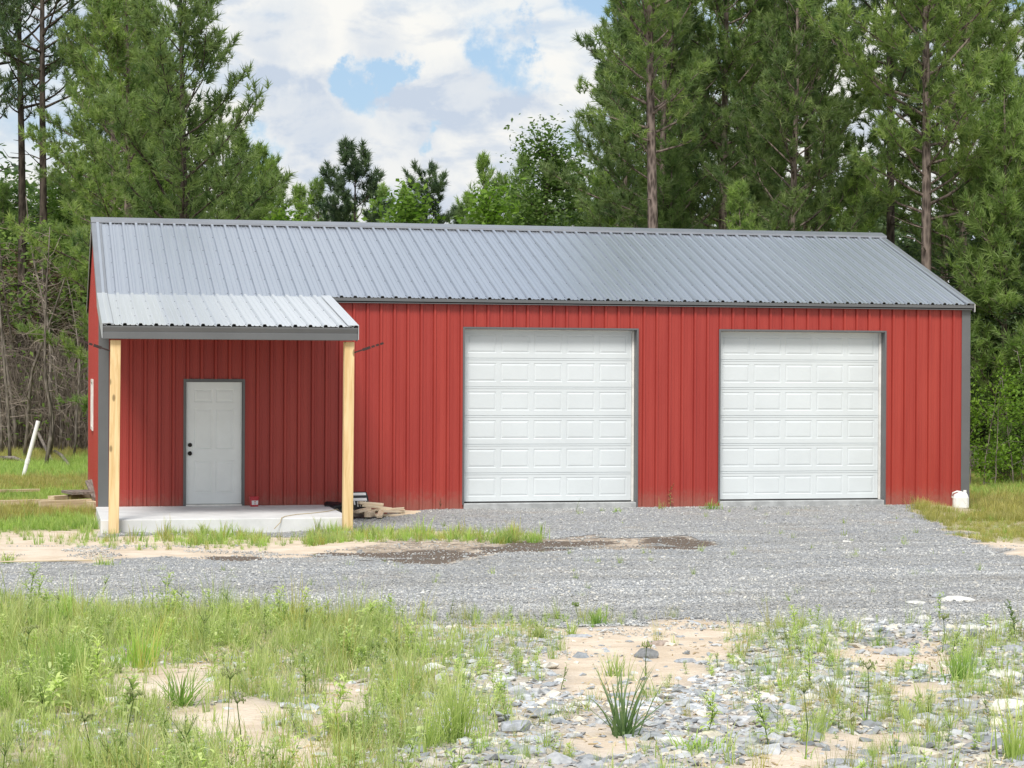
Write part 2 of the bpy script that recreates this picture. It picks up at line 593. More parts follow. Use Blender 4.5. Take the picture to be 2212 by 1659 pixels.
SANDP = [[(1150, 1390), (1270, 1350), (1560, 1345), (1680, 1356), (1560, 1410), (1500, 1440), (1440, 1500), (1330, 1520), (1180, 1500), (1230, 1440)],
         [(1780, 1410), (1850, 1396), (2010, 1410), (1990, 1450), (1820, 1462)], [(1890, 1490), (2060, 1470), (2100, 1520), (1960, 1540)],
         [(400, 1520), (520, 1505), (640, 1560), (600, 1670), (430, 1700)], [(660, 1470), (860, 1470), (850, 1560), (700, 1560)],
         [(1560, 1640), (1760, 1600), (1800, 1640), (1700, 1720), (1500, 1700)], [(180, 1420), (520, 1440), (430, 1510), (240, 1490)],
         [(1780, 1590), (1980, 1580), (2010, 1615), (1830, 1640)], [(1210, 1600), (1330, 1560), (1400, 1600), (1280, 1640)]]


def masks(X, Y):
    """gravel, mud, green, dry, stone masks at world points, edges broken by noise"""
    Z = zg(X, Y)
    u, v, d = proj(np.stack([X, Y, Z], -1))
    k = FOC / np.clip(d, 5, 200)
    j1 = (fbm(X, Y, 1.3, 21, 4) - .5)
    j2 = (fbm(X, Y, 1.3, 31, 4) - .5)
    uu = u + j1 * k * .9
    vv = v + j2 * np.clip(k * .16, 3, 60)
    ok = d > 6
    gravel = inpoly(uu, vv, DRIVE) & ok
    # apron of stone along the slab's front
    gravel |= (X > -.1) & (X < 4.0) & (Y < -2.6) & (Y > -3.9 + j1 * .8)
    mud = np.zeros(X.shape)
    for i, p in enumerate(MUD): mud = np.maximum(mud, inpoly(uu, vv, p) * (.50 if i == 5 else 1.0))
    mud = mud * ok
    sand = np.zeros(X.shape, bool)
    for p in SANDP: sand |= inpoly(uu, vv, p)
    sand &= ok
    fg = (Y < -9) & ~gravel & (v > 1285)
    return gravel, mud, sand, fg, u, v, d


def axis(lo, hi, step, far, nfar, far2):
    a = np.arange(lo, hi + 1e-6, step)
    g = np.geomspace(step * 1.6, 1, nfar)
    out = lo - far * (np.geomspace(.004, 1, nfar))
    out2 = hi + far2 * (np.geomspace(.004, 1, nfar))
    return np.concatenate([out[::-1], a, out2])


gx = axis(-5, 20, .09, 500, 22, 500)
gy = axis(-26.5, 3.0, .09, 60, 14, 900)
GX, GY = np.meshgrid(gx, gy)
GXf, GYf = GX.ravel(), GY.ravel()
GZ = zg(GXf, GYf)
gm, mm, sm_, fg_, gu, gv, gd = masks(GXf, GYf)
nx, ny = len(gx), len(gy)
ii = np.arange(nx * ny).reshape(ny, nx)
F4 = np.stack([ii[:-1, :-1], ii[:-1, 1:], ii[1:, 1:], ii[1:, :-1]], -1).reshape(-1, 4)


def blur(a, k=1):
    a = a.reshape(ny, nx).astype(float)
    for _ in range(k):
        p = np.pad(a, 1, mode='edge')
        a = (p[:-2, 1:-1] + p[2:, 1:-1] + p[1:-1, :-2] + p[1:-1, 2:] + 2 * a) / 6
    return a.ravel()


leftness = sstep(1250, 850, gu + (fbm(GXf, GYf, .7, 41) - .5) * 500)
green_fg = np.where(fg_ & ~sm_, leftness * .85 + .12, 0)
lawn = ((GYf > -2.7) & (GXf < -.02 + (fbm(GXf, GYf, 2, 8) - .5) * .5)) | (GYf > 9.5)
rlawn = (~gm) & (GXf > 12.5) & (GYf > -9.8) & (gv < 1215)
green = np.where(lawn | rlawn, 1.0, green_fg)
stone = np.where(fg_ & ~sm_, sstep(.30, .62, fbm(GXf, GYf, .55, 51) + (1 - leftness) * .28), 0)
FAR = GYf > 9.5


def ground_mat(is_drive):
    m, t, b = new_mat('gravel_surface' if is_drive else 'sandy_ground')
    g = t.nodes.new('ShaderNodeNewGeometry'); co = g.outputs['Position']
    # crushed grey stone
    v1 = t.nodes.new('ShaderNodeTexVoronoi'); v1.inputs['Scale'].default_value = 26; t.links.new(co, v1.inputs['Vector'])
    v2 = t.nodes.new('ShaderNodeTexVoronoi'); v2.inputs['Scale'].default_value = 55; t.links.new(co, v2.inputs['Vector'])
    nL = noise(t, co, .55, 5, .6)
    sep = t.nodes.new('ShaderNodeSeparateColor'); t.links.new(v1.outputs['Color'], sep.inputs[0])
    gcol = mixc(t, sep.outputs[0], (.26, .27, .285), (.50, .51, .52))
    gcol = mixc(t, maprange(t, v1.outputs['Distance'], .35, .75, 0, .65), gcol, (.13, .135, .14))
    gcol = mixc(t, maprange(t, nL.outputs['Fac'], .35, .7, 0, .35), gcol, (.33, .315, .285))
    # sand
    n1 = noise(t, co, 2.4, 8, .65); n2 = noise(t, co, 60, 4, .6); n3 = noise(t, co, 9, 6, .65)
    sand = mixc(t, maprange(t, n1.outputs['Fac'], .3, .7), (.57, .46, .34), (.74, .63, .51))
    sand = mixc(t, maprange(t, n2.outputs['Fac'], .55, .72, 0, .5), sand, (.33, .27, .21))
    hgt = v1.outputs['Distance']
    if is_drive:
        c = gcol
        dirt = maprange(t, noise(t, co, .9, 6, .7).outputs['Fac'], .52, .72, 0, .6)
        c = mixc(t, dirt, c, (.36, .31, .25))
    else:
        c = sand
        c = mixc(t, attr(t, 'stone').outputs['Fac'], c, mixc(t, .45, gcol, sand))
        soil = mixc(t, n3.outputs['Fac'], (.22, .21, .10), (.42, .38, .22))
        gr = attr(t, 'green').outputs['Fac']
        grf = maprange(t, mathn(t, 'ADD', gr, mathn(t, 'MULTIPLY', n3.outputs['Fac'], .8)), .85, 1.55)
        c = mixc(t, mathn(t, 'MULTIPLY', grf, .75), c, soil)
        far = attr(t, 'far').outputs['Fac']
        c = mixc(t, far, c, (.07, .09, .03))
        c = mixc(t, attr(t, 'gravel').outputs['Fac'], c, gcol)
        mud = maprange(t, mathn(t, 'ADD', attr(t, 'mud').outputs['Fac'], mathn(t, 'MULTIPLY', mathn(t, 'SUBTRACT', n3.outputs['Fac'], .5), 1.4)), .2, .8)
        c = mixc(t, mud, c, mixc(t, n3.outputs['Fac'], (.085, .065, .052), (.20, .16, .125)))
    t.links.new(c, b.inputs['Base Color'])
    b.inputs['Roughness'].default_value = .95
    b.inputs['Specular IOR Level'].default_value = .2
    bp = t.nodes.new('ShaderNodeBump'); bp.inputs['Strength'].default_value = .8; bp.inputs['Distance'].default_value = .02
    hh = mathn(t, 'ADD', mathn(t, 'MULTIPLY', v1.outputs['Distance'], -1.0 if is_drive else -.5), n3.outputs['Fac'])
    t.links.new(hh, bp.inputs['Height']); t.links.new(bp.outputs[0], b.inputs['Normal'])
    return m


gme = np_mesh('ground', np.stack([GXf, GYf, GZ], -1), F4, dict(
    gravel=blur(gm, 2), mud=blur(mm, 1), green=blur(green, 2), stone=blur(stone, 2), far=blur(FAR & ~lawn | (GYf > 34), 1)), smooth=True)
tag(obj('ground', gme, ground_mat(False)), kind='structure')
# gravel drive: a sheet lying on the ground, same fine grid
fsel = gm[F4].all(1) & (gd[F4].min(1) > 6) & (GYf[F4].max(1) < 3) & (GYf[F4].min(1) > -26.5) & (GXf[F4].max(1) < 60)
Fd = F4[fsel]
uq, inv = np.unique(Fd.ravel(), return_inverse=True)
dme = np_mesh('gravel_drive', np.stack([GXf[uq], GYf[uq], GZ[uq] + .006], -1), inv.reshape(-1, 4), None, smooth=True)
tag(obj('gravel_drive', dme, ground_mat(True)), 'crushed grey stone driveway in front of the red barn', kind='structure')

# ------------------------------------------------------------------ the barn
LEN, HD, ZE, RISE, OV = 15.18, 4.209, 3.4486, 1.5005, .05
YE = -.12                                    # main eave line
SL = RISE / (HD - YE)                        # main slope
PX1, PY, PZ = 3.68, -3.36, 2.8915            # porch width, eave line
G1, G1W, G2, G2W, GT = 6.0248, 3.03, 10.5452, 3.05, 2.9586
D1, DW, DH = 1.385, .914, 2.045
RIB = .2286
WB = -.28                                    # the wall sheets run down into the gravel

barn = empty('metal_barn', (0, 0, 0), label='long red metal barn with grey steel roof, porch and two white garage doors', cat='building')


RIBS = {'wall': (.024, .029, .017), 'roof': (.029, .033, .020)}


def prof(x0, x1, minor=True, off=.04, kind='wall'):
    RH, wb, wt = RIBS[kind]
    MH = .009 if kind == 'roof' else .004
    """profile points (x, h) of ribbed sheet between x0 and x1"""
    out = []
    k0 = int(math.floor((x0 - off) / RIB)) - 1
    k1 = int(math.ceil((x1 - off) / RIB)) + 1
    pts = []
    for k in range(k0, k1 + 1):
        c = off + k * RIB
        pts += [(c - wb - .013, 0), (c - wb - .010, -.012), (c - wb - .001, -.012), (c - wb, 0), (c - wt, RH), (c + wt, RH), (c + wb, 0)]  # groove left of each rib, added so shade draws a dark line
        if minor:
            for q in (.077, .152):
                pts += [(c + q - .012, 0), (c + q - .006, MH), (c + q + .006, MH), (c + q + .012, 0)]
    for i in range(len(pts) - 1):
        a, b = pts[i], pts[i + 1]
        if b[0] <= x0 or a[0] >= x1: continue
        if not out:
            t = (x0 - a[0]) / (b[0] - a[0]); t = max(0, t)
            out.append((max(x0, a[0]), a[1] + (b[1] - a[1]) * t))
        if b[0] <= x1: out.append(b)
        else:
            t = (x1 - a[0]) / (b[0] - a[0])
            out.append((x1, a[1] + (b[1] - a[1]) * t))
    return out


def sheet(mb, x0, x1, lo, hi, P, back=0., nseg=1, kind='wall'):
    """ribbed strip from s=lo to s=hi (numbers or functions of x), mapped by P(x, s, h); ends folded back a little"""
    pr = prof(x0, x1, kind=kind)
    fl = lo if callable(lo) else (lambda x: lo)
    fh = hi if callable(hi) else (lambda x: hi)
    vs, fs = [], []
    n = len(pr)
    for (x, h) in pr:
        a, b = fl(x), fh(x)
        for k in range(nseg + 1): vs.append(P(x, a + (b - a) * k / nseg, h + back))
    m = nseg + 1
    for i in range(n - 1):
        for k in range(nseg): fs.append((i * m + k, (i + 1) * m + k, (i + 1) * m + k + 1, i * m + k + 1))
    # closed lower edge (gives the sheet its visible cut end)
    b = len(vs)
    for (x, h) in pr: vs.append(P(x, fl(x) + .0, h - .004 + back))
    for i in range(n - 1): fs.append((i * m, b + i, b + i + 1, (i + 1) * m))
    mb.add(vs, fs)


def wallP(x, s, h): return (x, -h - .002, s)


# front wall: backing with its openings, then the sheets
openings = [(D1 - .02, D1 + DW + .02, 0, DH + .015), (G1, G1 + G1W, 0, GT), (G2, G2 + G2W, 0, GT)]
fw = MB()
xs = [0.02] + [v for o in openings for v in o[:2]] + [LEN - .02]
for i in range(0, len(xs), 2): fw.box(xs[i], .020, WB, xs[i + 1], .12, ZE - .03)
for o in openings: fw.box(o[0], .020, o[3], o[1], .12, ZE - .03)
front = part('front_wall', fw, M['red_back'], barn)
rr = random.Random(3)
x = 0.0
k = 0
while x < LEN - .01:
    x2 = min(x + .9144, LEN)
    cuts = sorted({x, x2} | {v for o in openings for v in o[:2] if x < v < x2})
    mb = MB()
    bk = rr.uniform(0, .002)
    for a, b in zip(cuts[:-1], cuts[1:]):
        lo = WB
        for o in openings:
            if a >= o[0] - 1e-6 and b <= o[1] + 1e-6: lo = o[3]
        sheet(mb, a, b, lo, ZE - .005, wallP, bk, 1)
    part('wall_panel', mb, M['red'], front, recalc=False)
    x = x2


def gable_top(y): return ZE + (SL * (y - YE) if y < HD else SL * (2 * HD - YE - y)) - .012


# gable walls
for side, X0, sgn in (('l', 0.0, -1), ('r', LEN, 1)):
    g = MB()
    Y1 = 2 * HD
    t = .12
    xa, xb = (X0 + .020, X0 + t) if sgn < 0 else (X0 - t, X0 - .020)
    vs = [(xx, yy, zz) for xx in (xa, xb) for (yy, zz) in ((0.13, WB), (Y1 - .13, WB), (Y1 - .13, gable_top(Y1) - .04), (HD, gable_top(HD) - .02), (0.13, gable_top(0) - .04))]
    g.add(vs, [(0, 1, 2, 3, 4), (9, 8, 7, 6, 5)] + [(i, (i + 1) % 5, (i + 1) % 5 + 5, i + 5) for i in range(5)])
    gw = part('gable_wall', g, M['red_back'], barn)
    y = 0.0
    while y < Y1 - .01:
        y2 = min(y + .9144, Y1)
        mb = MB()
        P = (lambda q, s, h, X0=X0, sgn=sgn: (X0 + sgn * (h + .002), q, s))
        for a, b in ((y, min(y2, HD)), (max(y, HD), y2)):
            if b - a > .005: sheet(mb, a, b, WB, gable_top, P)
        part('wall_panel', mb, M['red'], gw, recalc=False)
        y = y2
bw = MB(); bw.box(.13, 2 * HD - .12, WB, LEN - .13, 2 * HD - .004, ZE - .05)
rear = part('rear_wall', bw, M['red_back'], barn)
mb = MB(); sheet(mb, 0, LEN, WB, ZE - .03, lambda q, s, h: (q, 2 * HD + h + .002, s)); part('wall_cladding', mb, M['red'], rear, recalc=False)

# corner trim
for X0, sgn in ((0, -1), (LEN, 1)):
    mb = MB()
    a, b = (X0 - .028, X0 + .135) if sgn < 0 else (X0 - .135, X0 + .028)
    mb.box(a, -.028, WB, b, -.021, ZE - .085)
    if sgn < 0: mb.box(-.028, -.0205, WB, -.021, .12, ZE + .02)
    else: mb.box(LEN + .021, -.0205, WB, LEN + .028, .12, ZE + .02)
    part('corner_trim', mb, M['trim'], barn)
    mb = MB(); y0 = 2 * HD
    mb.box(*((-.028, y0 - .12, WB, -.021, y0 + .028, ZE) if sgn < 0 else (LEN + .021, y0 - .12, WB, LEN + .028, y0 + .028, ZE)))
    part('corner_trim', mb, M['trim'], barn)

# roof
nrm = Vector((0, -SL, 1)).normalized(); dr = Vector((0, 1, SL)).normalized()
SLEN = math.hypot(HD - YE, RISE)
E0 = Vector((0, YE, ZE))


def roofP(x, s, h):
    p = E0 + dr * s + nrm * (h + .004)
    return (x, p.y, p.z)


def roofPb(x, s, h):
    p = E0 + dr * s + nrm * (h + .004)
    return (x, 2 * HD - p.y, p.z)


PSL = (ZE - PZ) / (YE - PY)
pn = Vector((0, -PSL, 1)).normalized(); pd = Vector((0, 1, PSL)).normalized()
PE0 = Vector((0, PY, PZ))
PLEN = math.hypot(YE - PY, ZE - PZ)


def porchP(x, s, h):
    p = PE0 + pd * s + pn * (h + .004)
    return (x, p.y, p.z)


deck = MB()
for f in (1, -1):
    def q(y, dz): return (y if f > 0 else 2 * HD - y, dz - .006)
    y0, z0 = YE + .02, ZE + SL * .02 - .012
    y1, z1 = HD, ZE + RISE - .012
    a, b = q(y0, z0), q(y1, z1)
    vs = [(xx, yy, zz) for xx in (-OV + .01, LEN + OV - .01) for (yy, zz) in ((a[0], a[1]), (b[0], b[1]), (b[0], b[1] - .06), (a[0], a[1] - .06))]
    deck.add(vs, [(0, 1, 2, 3), (7, 6, 5, 4), (0, 4, 5, 1), (1, 5, 6, 2), (2, 6, 7, 3), (3, 7, 4, 0)])
roof = part('roof', deck, M['shadow_gap'], barn)
pdk = MB()
vs = [(xx, yy, zz) for xx in (-OV + .01, PX1 + OV - .01) for (yy, zz) in ((PY + .02, PZ + .003 - .014), (YE, ZE - .014), (YE, ZE - .07), (PY + .02, PZ - .07))]
pdk.add(vs, [(0, 1, 2, 3), (7, 6, 5, 4), (0, 4, 5, 1), (1, 5, 6, 2), (2, 6, 7, 3), (3, 7, 4, 0)])
proof = part('porch_roof', pdk, M['shadow_gap'], barn)
x = -OV
while x < LEN + OV - .01:
    x2 = min(x + .9144, LEN + OV)
    for f, P in ((0, roofP), (1, roofPb)):
        mb = MB()
        sheet(mb, x, x2, 0 if (f or x2 > PX1 + OV + .3) else (-.015), SLEN - .03, P, rr.uniform(0, .003), 4, 'roof')
        part('roof_panel', mb, M['galv'], roof, recalc=False)
    x = x2
x = -OV
while x < PX1 + OV - .01:
    x2 = min(x + .9144, PX1 + OV)
    mb = MB()
    sheet(mb, x, x2, 0, PLEN + .004, porchP, rr.uniform(0, .003), 3, 'roof')
    part('roof_panel', mb, M['galv_porch'], proof, recalc=False)
    x = x2


def screws(P, x0, x1, ss):
    mb = MB()
    k = int(math.ceil((x0 - .04) / RIB))
    while .04 + k * RIB < x1:
        c = .04 + k * RIB
        for s in ss:
            for dx in (-.048,):
                a = c + dx
                if a < x0 + .02: continue
                r = .009
                ring = [P(a + r * math.cos(t), s + r * math.sin(t), .0005) for t in (0, 1.57, 3.14, 4.71)]
                top = [P(a + r * .6 * math.cos(t), s + r * .6 * math.sin(t), .009) for t in (0, 1.57, 3.14, 4.71)]
                mb.add(ring + top, [(4, 5, 6, 7)] + [(i, (i + 1) % 4, (i + 1) % 4 + 4, i + 4) for i in range(4)])
        k += 1
    return mb


o = part('roof_screws', screws(roofP, -OV, LEN + OV, [.12, .95, 1.8, 2.65, 3.5, 4.35]), M['screw'], roof); o['kind'] = 'stuff'
o = part('roof_screws', screws(porchP, -OV, PX1 + OV, [.12, .9, 1.7, 2.5]), M['screw'], proof); o['kind'] = 'stuff'

# ridge cap: two flanges with a folded lip, and end closures
mb = MB()
cz = ZE + RISE + .032
for f in (1, -1):
    yy = lambda y: y if f > 0 else 2 * HD - y
    prf = [(HD, cz + .02), (HD - .05, cz + .012), (HD - .27, cz - .062), (HD - .272, cz - .098), (HD - .262, cz - .098), (HD - .262, cz - .068), (HD - .05, cz + .004), (HD, cz + .008)]
    vs = [(xx, yy(p[0]), p[1]) for xx in (-OV - .025, LEN + OV + .025) for p in prf]
    n = len(prf)
    mb.add(vs, [tuple(range(n)), tuple(range(2 * n - 1, n - 1, -1))] + [(i, (i + 1) % n, (i + 1) % n + n, i + n) for i in range(n)])
part('ridge_cap', mb, M['ridge'], roof)
mb = MB()
for f in (1, -1):
    ya, yb = HD - .255, HD - .235
    if f < 0: ya, yb = 2 * HD - yb, 2 * HD - ya
    mb.box(-OV, ya, cz - .14, LEN + OV, yb, cz - .075)
part('closure_strip', mb, M['shadow_gap'], roof)  # added dark strip: closes bright gaps, puts a shade line under the cap


# rake trim along the gables (flat strip on the sheets and a face down the edge)
def rake(x, x2, y0, z0, y1, z1, face_x, depth=.13, flip=False):
    mb = MB()
    fy = (lambda y: 2 * HD - y) if flip else (lambda y: y)
    for (xa, xb, top, bot) in ((x, x2, .030, .024), (face_x - .004, face_x + .004, .0299, -depth)):
        vs = [(xx, fy(yy), zz) for xx in (xa, xb) for (yy, zz) in ((y0, z0 + top), (y1, z1 + top), (y1, z1 + bot), (y0, z0 + bot))]
        mb.add(vs, [(0, 1, 2, 3), (7, 6, 5, 4), (0, 4, 5, 1), (1, 5, 6, 2), (2, 6, 7, 3), (3, 7, 4, 0)])
    return mb


ze2, zr2 = ZE, ZE + RISE - .01
for flip in (False, True):
    part('rake_trim', rake(-OV - .006, .10, YE, ze2, HD - .2, zr2 - SL * .2, -OV - .01, flip=flip), M['ridge'], roof)
    part('rake_trim', rake(LEN - .10, LEN + OV + .006, YE, ze2, HD - .2, zr2 - SL * .2, LEN + OV + .01, flip=flip), M['ridge'], roof)
part('rake_trim', rake(-OV - .006, .10, PY, PZ, YE - .005, ZE - .002, -OV - .01, .19), M['galv_porch'], proof)
part('rake_trim', rake(PX1 - .10, PX1 + OV + .006, PY, PZ, YE - .005, ZE - .002, PX1 + OV + .01, .19), M['galv_porch'], proof)
# grey cheek boards that close the porch roof's sides
for xx in (-OV + .004, PX1 + OV - .012):
    mb = MB()
    vs = [(xq, yy, zz) for xq in (xx, xx + .008) for (yy, zz) in ((PY + .03, PZ - .01), (YE + .1, ZE - .0), (YE + .1, ZE - .30), (PY + .03, PZ - .215))]
    mb.add(vs, [(0, 1, 2, 3), (7, 6, 5, 4), (0, 4, 5, 1), (1, 5, 6, 2), (2, 6, 7, 3), (3, 7, 4, 0)])
    part('cheek_board', mb, M['trim'], proof)

# eave trim right of the porch and at the back
mb = MB()
for p in (((PX1 + OV + .005, YE + .004, ZE - .055, LEN + OV, YE + .012, ZE - .004)), (PX1 + OV + .005, YE + .02, ZE - .088, LEN + .02, -.030, ZE - .060)):
    mb.box(*p)
part('eave_trim', mb, M['trim'], roof)
mb = MB(); mb.box(LEN + OV + .015, YE - .006, ZE - .12, LEN + OV + .022, YE + .05, ZE + .02); part('trim_end', mb, M['win_frame'], roof)
mb = MB(); mb.box(-OV, 2 * HD + .03, ZE - .09, LEN + OV, 2 * HD + .10, ZE - .004); part('eave_trim', mb, M['trim'], roof)

# porch fascia in two folded steps, header beam and rafters
mb = MB()
prf = [(PY + .045, PZ - .008), (PY + .006, PZ - .008), (PY + .006, PZ - .03), (PY + .028, PZ - .095), (PY + .028, PZ - .102), (PY + .016, PZ - .106), (PY + .016, PZ - .198), (PY + .045, PZ - .198)]
n = len(prf)
vs = [(xx, p[0], p[1]) for xx in (-OV + .0, PX1 + OV) for p in prf]
mb.add(vs, [tuple(range(n)), tuple(range(2 * n - 1, n - 1, -1))] + [(i, (i + 1) % n, (i + 1) % n + n, i + n) for i in range(n)])
part('porch_fascia', mb, M['trim'], proof)
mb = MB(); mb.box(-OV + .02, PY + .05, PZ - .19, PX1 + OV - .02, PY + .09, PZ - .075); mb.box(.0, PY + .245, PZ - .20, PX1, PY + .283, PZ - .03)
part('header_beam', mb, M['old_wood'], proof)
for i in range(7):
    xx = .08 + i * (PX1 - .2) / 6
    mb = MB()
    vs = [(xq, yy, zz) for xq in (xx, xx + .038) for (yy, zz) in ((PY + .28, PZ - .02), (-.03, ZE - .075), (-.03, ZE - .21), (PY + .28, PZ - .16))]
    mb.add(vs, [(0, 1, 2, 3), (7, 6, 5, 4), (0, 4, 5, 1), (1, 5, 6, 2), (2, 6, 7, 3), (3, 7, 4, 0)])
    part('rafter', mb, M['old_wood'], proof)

# porch posts with the dark perforated straps that hang from their tops
for i, (xa, xb, tilt) in enumerate(((.045, .195, -.006), (3.53, 3.68, -.004))):
    mb = MB()
    mb.box(-.075, -.075, 0, .075, .075, 2.965)
    po = part('porch_post', mb, M['pine_post'], barn, loc=((xa + xb) / 2, PY + .165, -.29), bevel=.006)
    po.rotation_euler = (0, R(.35 if i == 0 else .2), 0)
    po['label'] = 'square pine post at the open end of the porch' if i else 'square pine post at the barn corner end of the porch'
    sg = -1 if i == 0 else 1
    mb = MB()
    a = Vector((sg * .072, -.04, 2.80)); b = Vector((sg * .53, -.10, 2.955))
    nseg = 14
    dv = (b - a) / nseg
    side = Vector((0, 0, 1)).cross(dv).normalized(); upv = dv.cross(side).normalized()
    for k in range(nseg):
        p, q2 = a + dv * k, a + dv * (k + (1.02 if k < 7 or k % 2 == 0 else .55))
        wd = .016 if k > 3 else .011
        if 3 < k < 8: wd = .021
        vs = [pp + upv * s1 * wd + side * s2 * .004 for pp in (p, q2) for s1 in (-1, 1) for s2 in (-1, 1)]
        mb.add(vs, [(0, 1, 3, 2), (4, 6, 7, 5), (0, 4, 5, 1), (2, 3, 7, 6), (0, 2, 6, 4), (1, 5, 7, 3)])
    part('metal_strap', mb, M['strap'], po)

# concrete
mb = MB(); mb.box(-.06, PY + .30, -.30, PX1 + .01, -.031, 0); part('porch_slab', mb, M['concrete'], barn, bevel=.008)
mb = MB(); mb.box(.13, .13, -.30, LEN - .13, 2 * HD - .13, -.012); part('floor_slab', mb, M['concrete'], barn)
for g0, gw_ in ((G1, G1W), (G2, G2W)):
    mb = MB(); mb.box(g0 + .003, -.035, -.3, g0 + gw_ - .003, .129, -.004)
    part('door_sill', mb, M['concrete_side'], barn, bevel=.01)


# ---- garage doors
def frame_ring(mb, x0, z0, x1, z1, y, steps):
    """nested rectangles going in: steps = [(inset, y offset)]"""
    rings = []
    for ins, dy in steps:
        rings.append([(x0 + ins, y + dy, z0 + ins), (x1 - ins, y + dy, z0 + ins), (x1 - ins, y + dy, z1 - ins), (x0 + ins, y + dy, z1 - ins)])
    vs = [v for r in rings for v in r]
    fs = []
    for i in range(len(rings) - 1):
        for k in range(4):
            k2 = (k + 1) % 4
            fs.append((i * 4 + k, i * 4 + k2, i * 4 + 4 + k2, i * 4 + 4 + k))
    b = (len(rings) - 1) * 4
    fs.append((b, b + 1, b + 2, b + 3))
    mb.add(vs, fs)


for gi, (g0, gw_) in enumerate(((G1, G1W), (G2, G2W))):
    yd = .16
    gd_ = MB(); gd_.box(g0 + .01, yd + .012, .0, g0 + gw_ - .01, yd + .05, GT - .005)
    door = part('garage_door', gd_, M['garage_paint'], barn)
    door['label'] = ('white sectional garage door nearer the porch', 'white sectional garage door at the far end of the barn')[gi]
    x0, x1 = g0 + .022, g0 + gw_ - .055
    sh_ = (GT - .03) / 6
    pw = (x1 - x0 - .07) / 5
    for s in range(6):
        zb = .02 + s * sh_
        zt = zb + sh_ - .009
        sec = MB()
        pz0, pz1 = zb + .085, zt - .078
        sec.box(x0, yd, zb, x1, yd + .011, pz0)
        sec.box(x0, yd, pz1, x1, yd + .011, zt)
        xe = x0
        cells = []
        for c in range(5):
            a = x0 + .035 + c * pw + .04
            b = x0 + .035 + (c + 1) * pw - .04
            cells.append((a, b))
            sec.box(xe, yd, pz0, a, yd + .011, pz1)
            xe = b
        sec.box(xe, yd, pz0, x1, yd + .011, pz1)
        # rolled lips at the joint
        sec.box(x0, yd - .005, zt - .024, x1, yd, zt - .006)
        so_ = part('door_section', sec, M['garage_paint'], door)
        for a, b in cells:
            mb = MB(); frame_ring(mb, a, pz0, b, pz1, yd, [(0, 0), (.010, .006), (.016, .006), (.042, -.001)])
            part('raised_panel', mb, M['garage_paint'], door, recalc=False)
    mb = MB(); mb.box(x0 - .005, yd - .002, .0, x1 + .005, yd + .010, .018); part('bottom_seal', mb, M['rubber'], door)
    mb = MB(); mb.box(x1 + .006, yd - .03, .0, g0 + gw_ - .012, yd + .01, GT - .012); mb.box(g0 + .012, yd - .03, 0, x0 - .004, yd + .01, GT - .012)
    mb.box(x0 - .003, yd - .03, GT - .028, x1 + .005, yd + .01, GT - .012)
    part('door_stop', mb, M['win_frame'], door)
    mb = MB()
    mb.box(g0 - .022, -.030, -.02, g0 + .009, -.022, GT + .022); mb.box(g0 + .002, -.0215, -.0, g0 + .009, yd + .05, GT - .001)
    mb.box(g0 + gw_ - .009, -.030, -.25, g0 + gw_ + .022, -.022, GT + .022); mb.box(g0 + gw_ - .009, -.0215, -.0, g0 + gw_ - .002, yd + .05, GT - .001)
    mb.box(g0 + .0095, -.030, GT - .008, g0 + gw_ - .0095, -.022, GT + .022); mb.box(g0 + .0095, -.0215, GT - .008, g0 + gw_ - .0095, yd + .05, GT - .001)
    part('opening_trim', mb, M['trim'], door)

# ---- entry door
dm = MB(); dm.box(D1 + .004, .03, .03, D1 + DW - .004, .065, DH - .012)
ed = part('entry_door', dm, M['white_door'], barn)
mb = MB()
yd = .012
W2 = DW - .008
cols_ = [(D1 + .004 + .125, D1 + .004 + .425), (D1 + .004 + .48, D1 + .004 + .78)]
rows_ = [(.20, .74), (.93, 1.60), (1.70, 1.92)]
zs = [.03] + [v for r in rows_ for v in r] + [DH - .012]
for i in range(0, len(zs), 2): mb.box(D1 + .004, yd, zs[i], D1 + DW - .004, .030, zs[i + 1])
for r in rows_:
    xs_ = [D1 + .004] + [v for c in cols_ for v in c] + [D1 + DW - .004]
    for i in range(0, len(xs_), 2): mb.box(xs_[i], yd, r[0], xs_[i + 1], .030, r[1])
part('door_face', mb, M['white_door'], ed)
for r in rows_:
    for c in cols_:
        mb = MB(); frame_ring(mb, c[0], r[0], c[1], r[1], yd, [(0, 0), (.012, .009), (.02, .009), (.05, .002)])
        part('raised_panel', mb, M['white_door'], ed, recalc=False)
for nm, z, r in (('door_knob', .86, .030), ('deadbolt', 1.0, .029)):
    mb = MB(); mb.lathe([(.036, 0), (.036, .008), (.013, .012), (.013, .03), (r * .8, .036), (r, .048), (r * .9, .060), (r * .4, .066)] if nm == 'door_knob' else [(.034, 0), (.034, .014), (.028, .020), (.024, .022)], 20)
    o = part(nm, mb, M['black_metal'], ed, smooth=True)
    o.location = (D1 + .065, yd - .0005, z); o.rotation_euler = (R(90), 0, 0)
mb = MB()
mb.box(D1 - .045, -.030, -.01, D1 - .002, -.022, DH + .04); mb.box(D1 + DW + .002, -.030, -.01, D1 + DW + .045, -.022, DH + .04); mb.box(D1 - .0015, -.030, DH - .008, D1 + DW + .0015, -.022, DH + .04)
mb.box(D1 - .012, -.0215, 0, D1 - .003, .07, DH - .001); mb.box(D1 + DW + .003, -.0215, 0, D1 + DW + .012, .07, DH - .001); mb.box(D1 - .003, -.0215, DH - .007, D1 + DW + .003, .07, DH - .001)
part('door_trim', mb, M['trim'], ed)
mb = MB(); mb.box(D1, -.05, -.004, D1 + DW, .06, .022); part('threshold', mb, M['win_frame'], ed)
mb = MB(); mb.box(D1 + .006, yd + .001, .0225, D1 + DW - .006, .055, .0295); part('bottom_seal', mb, M['rubber'], ed)

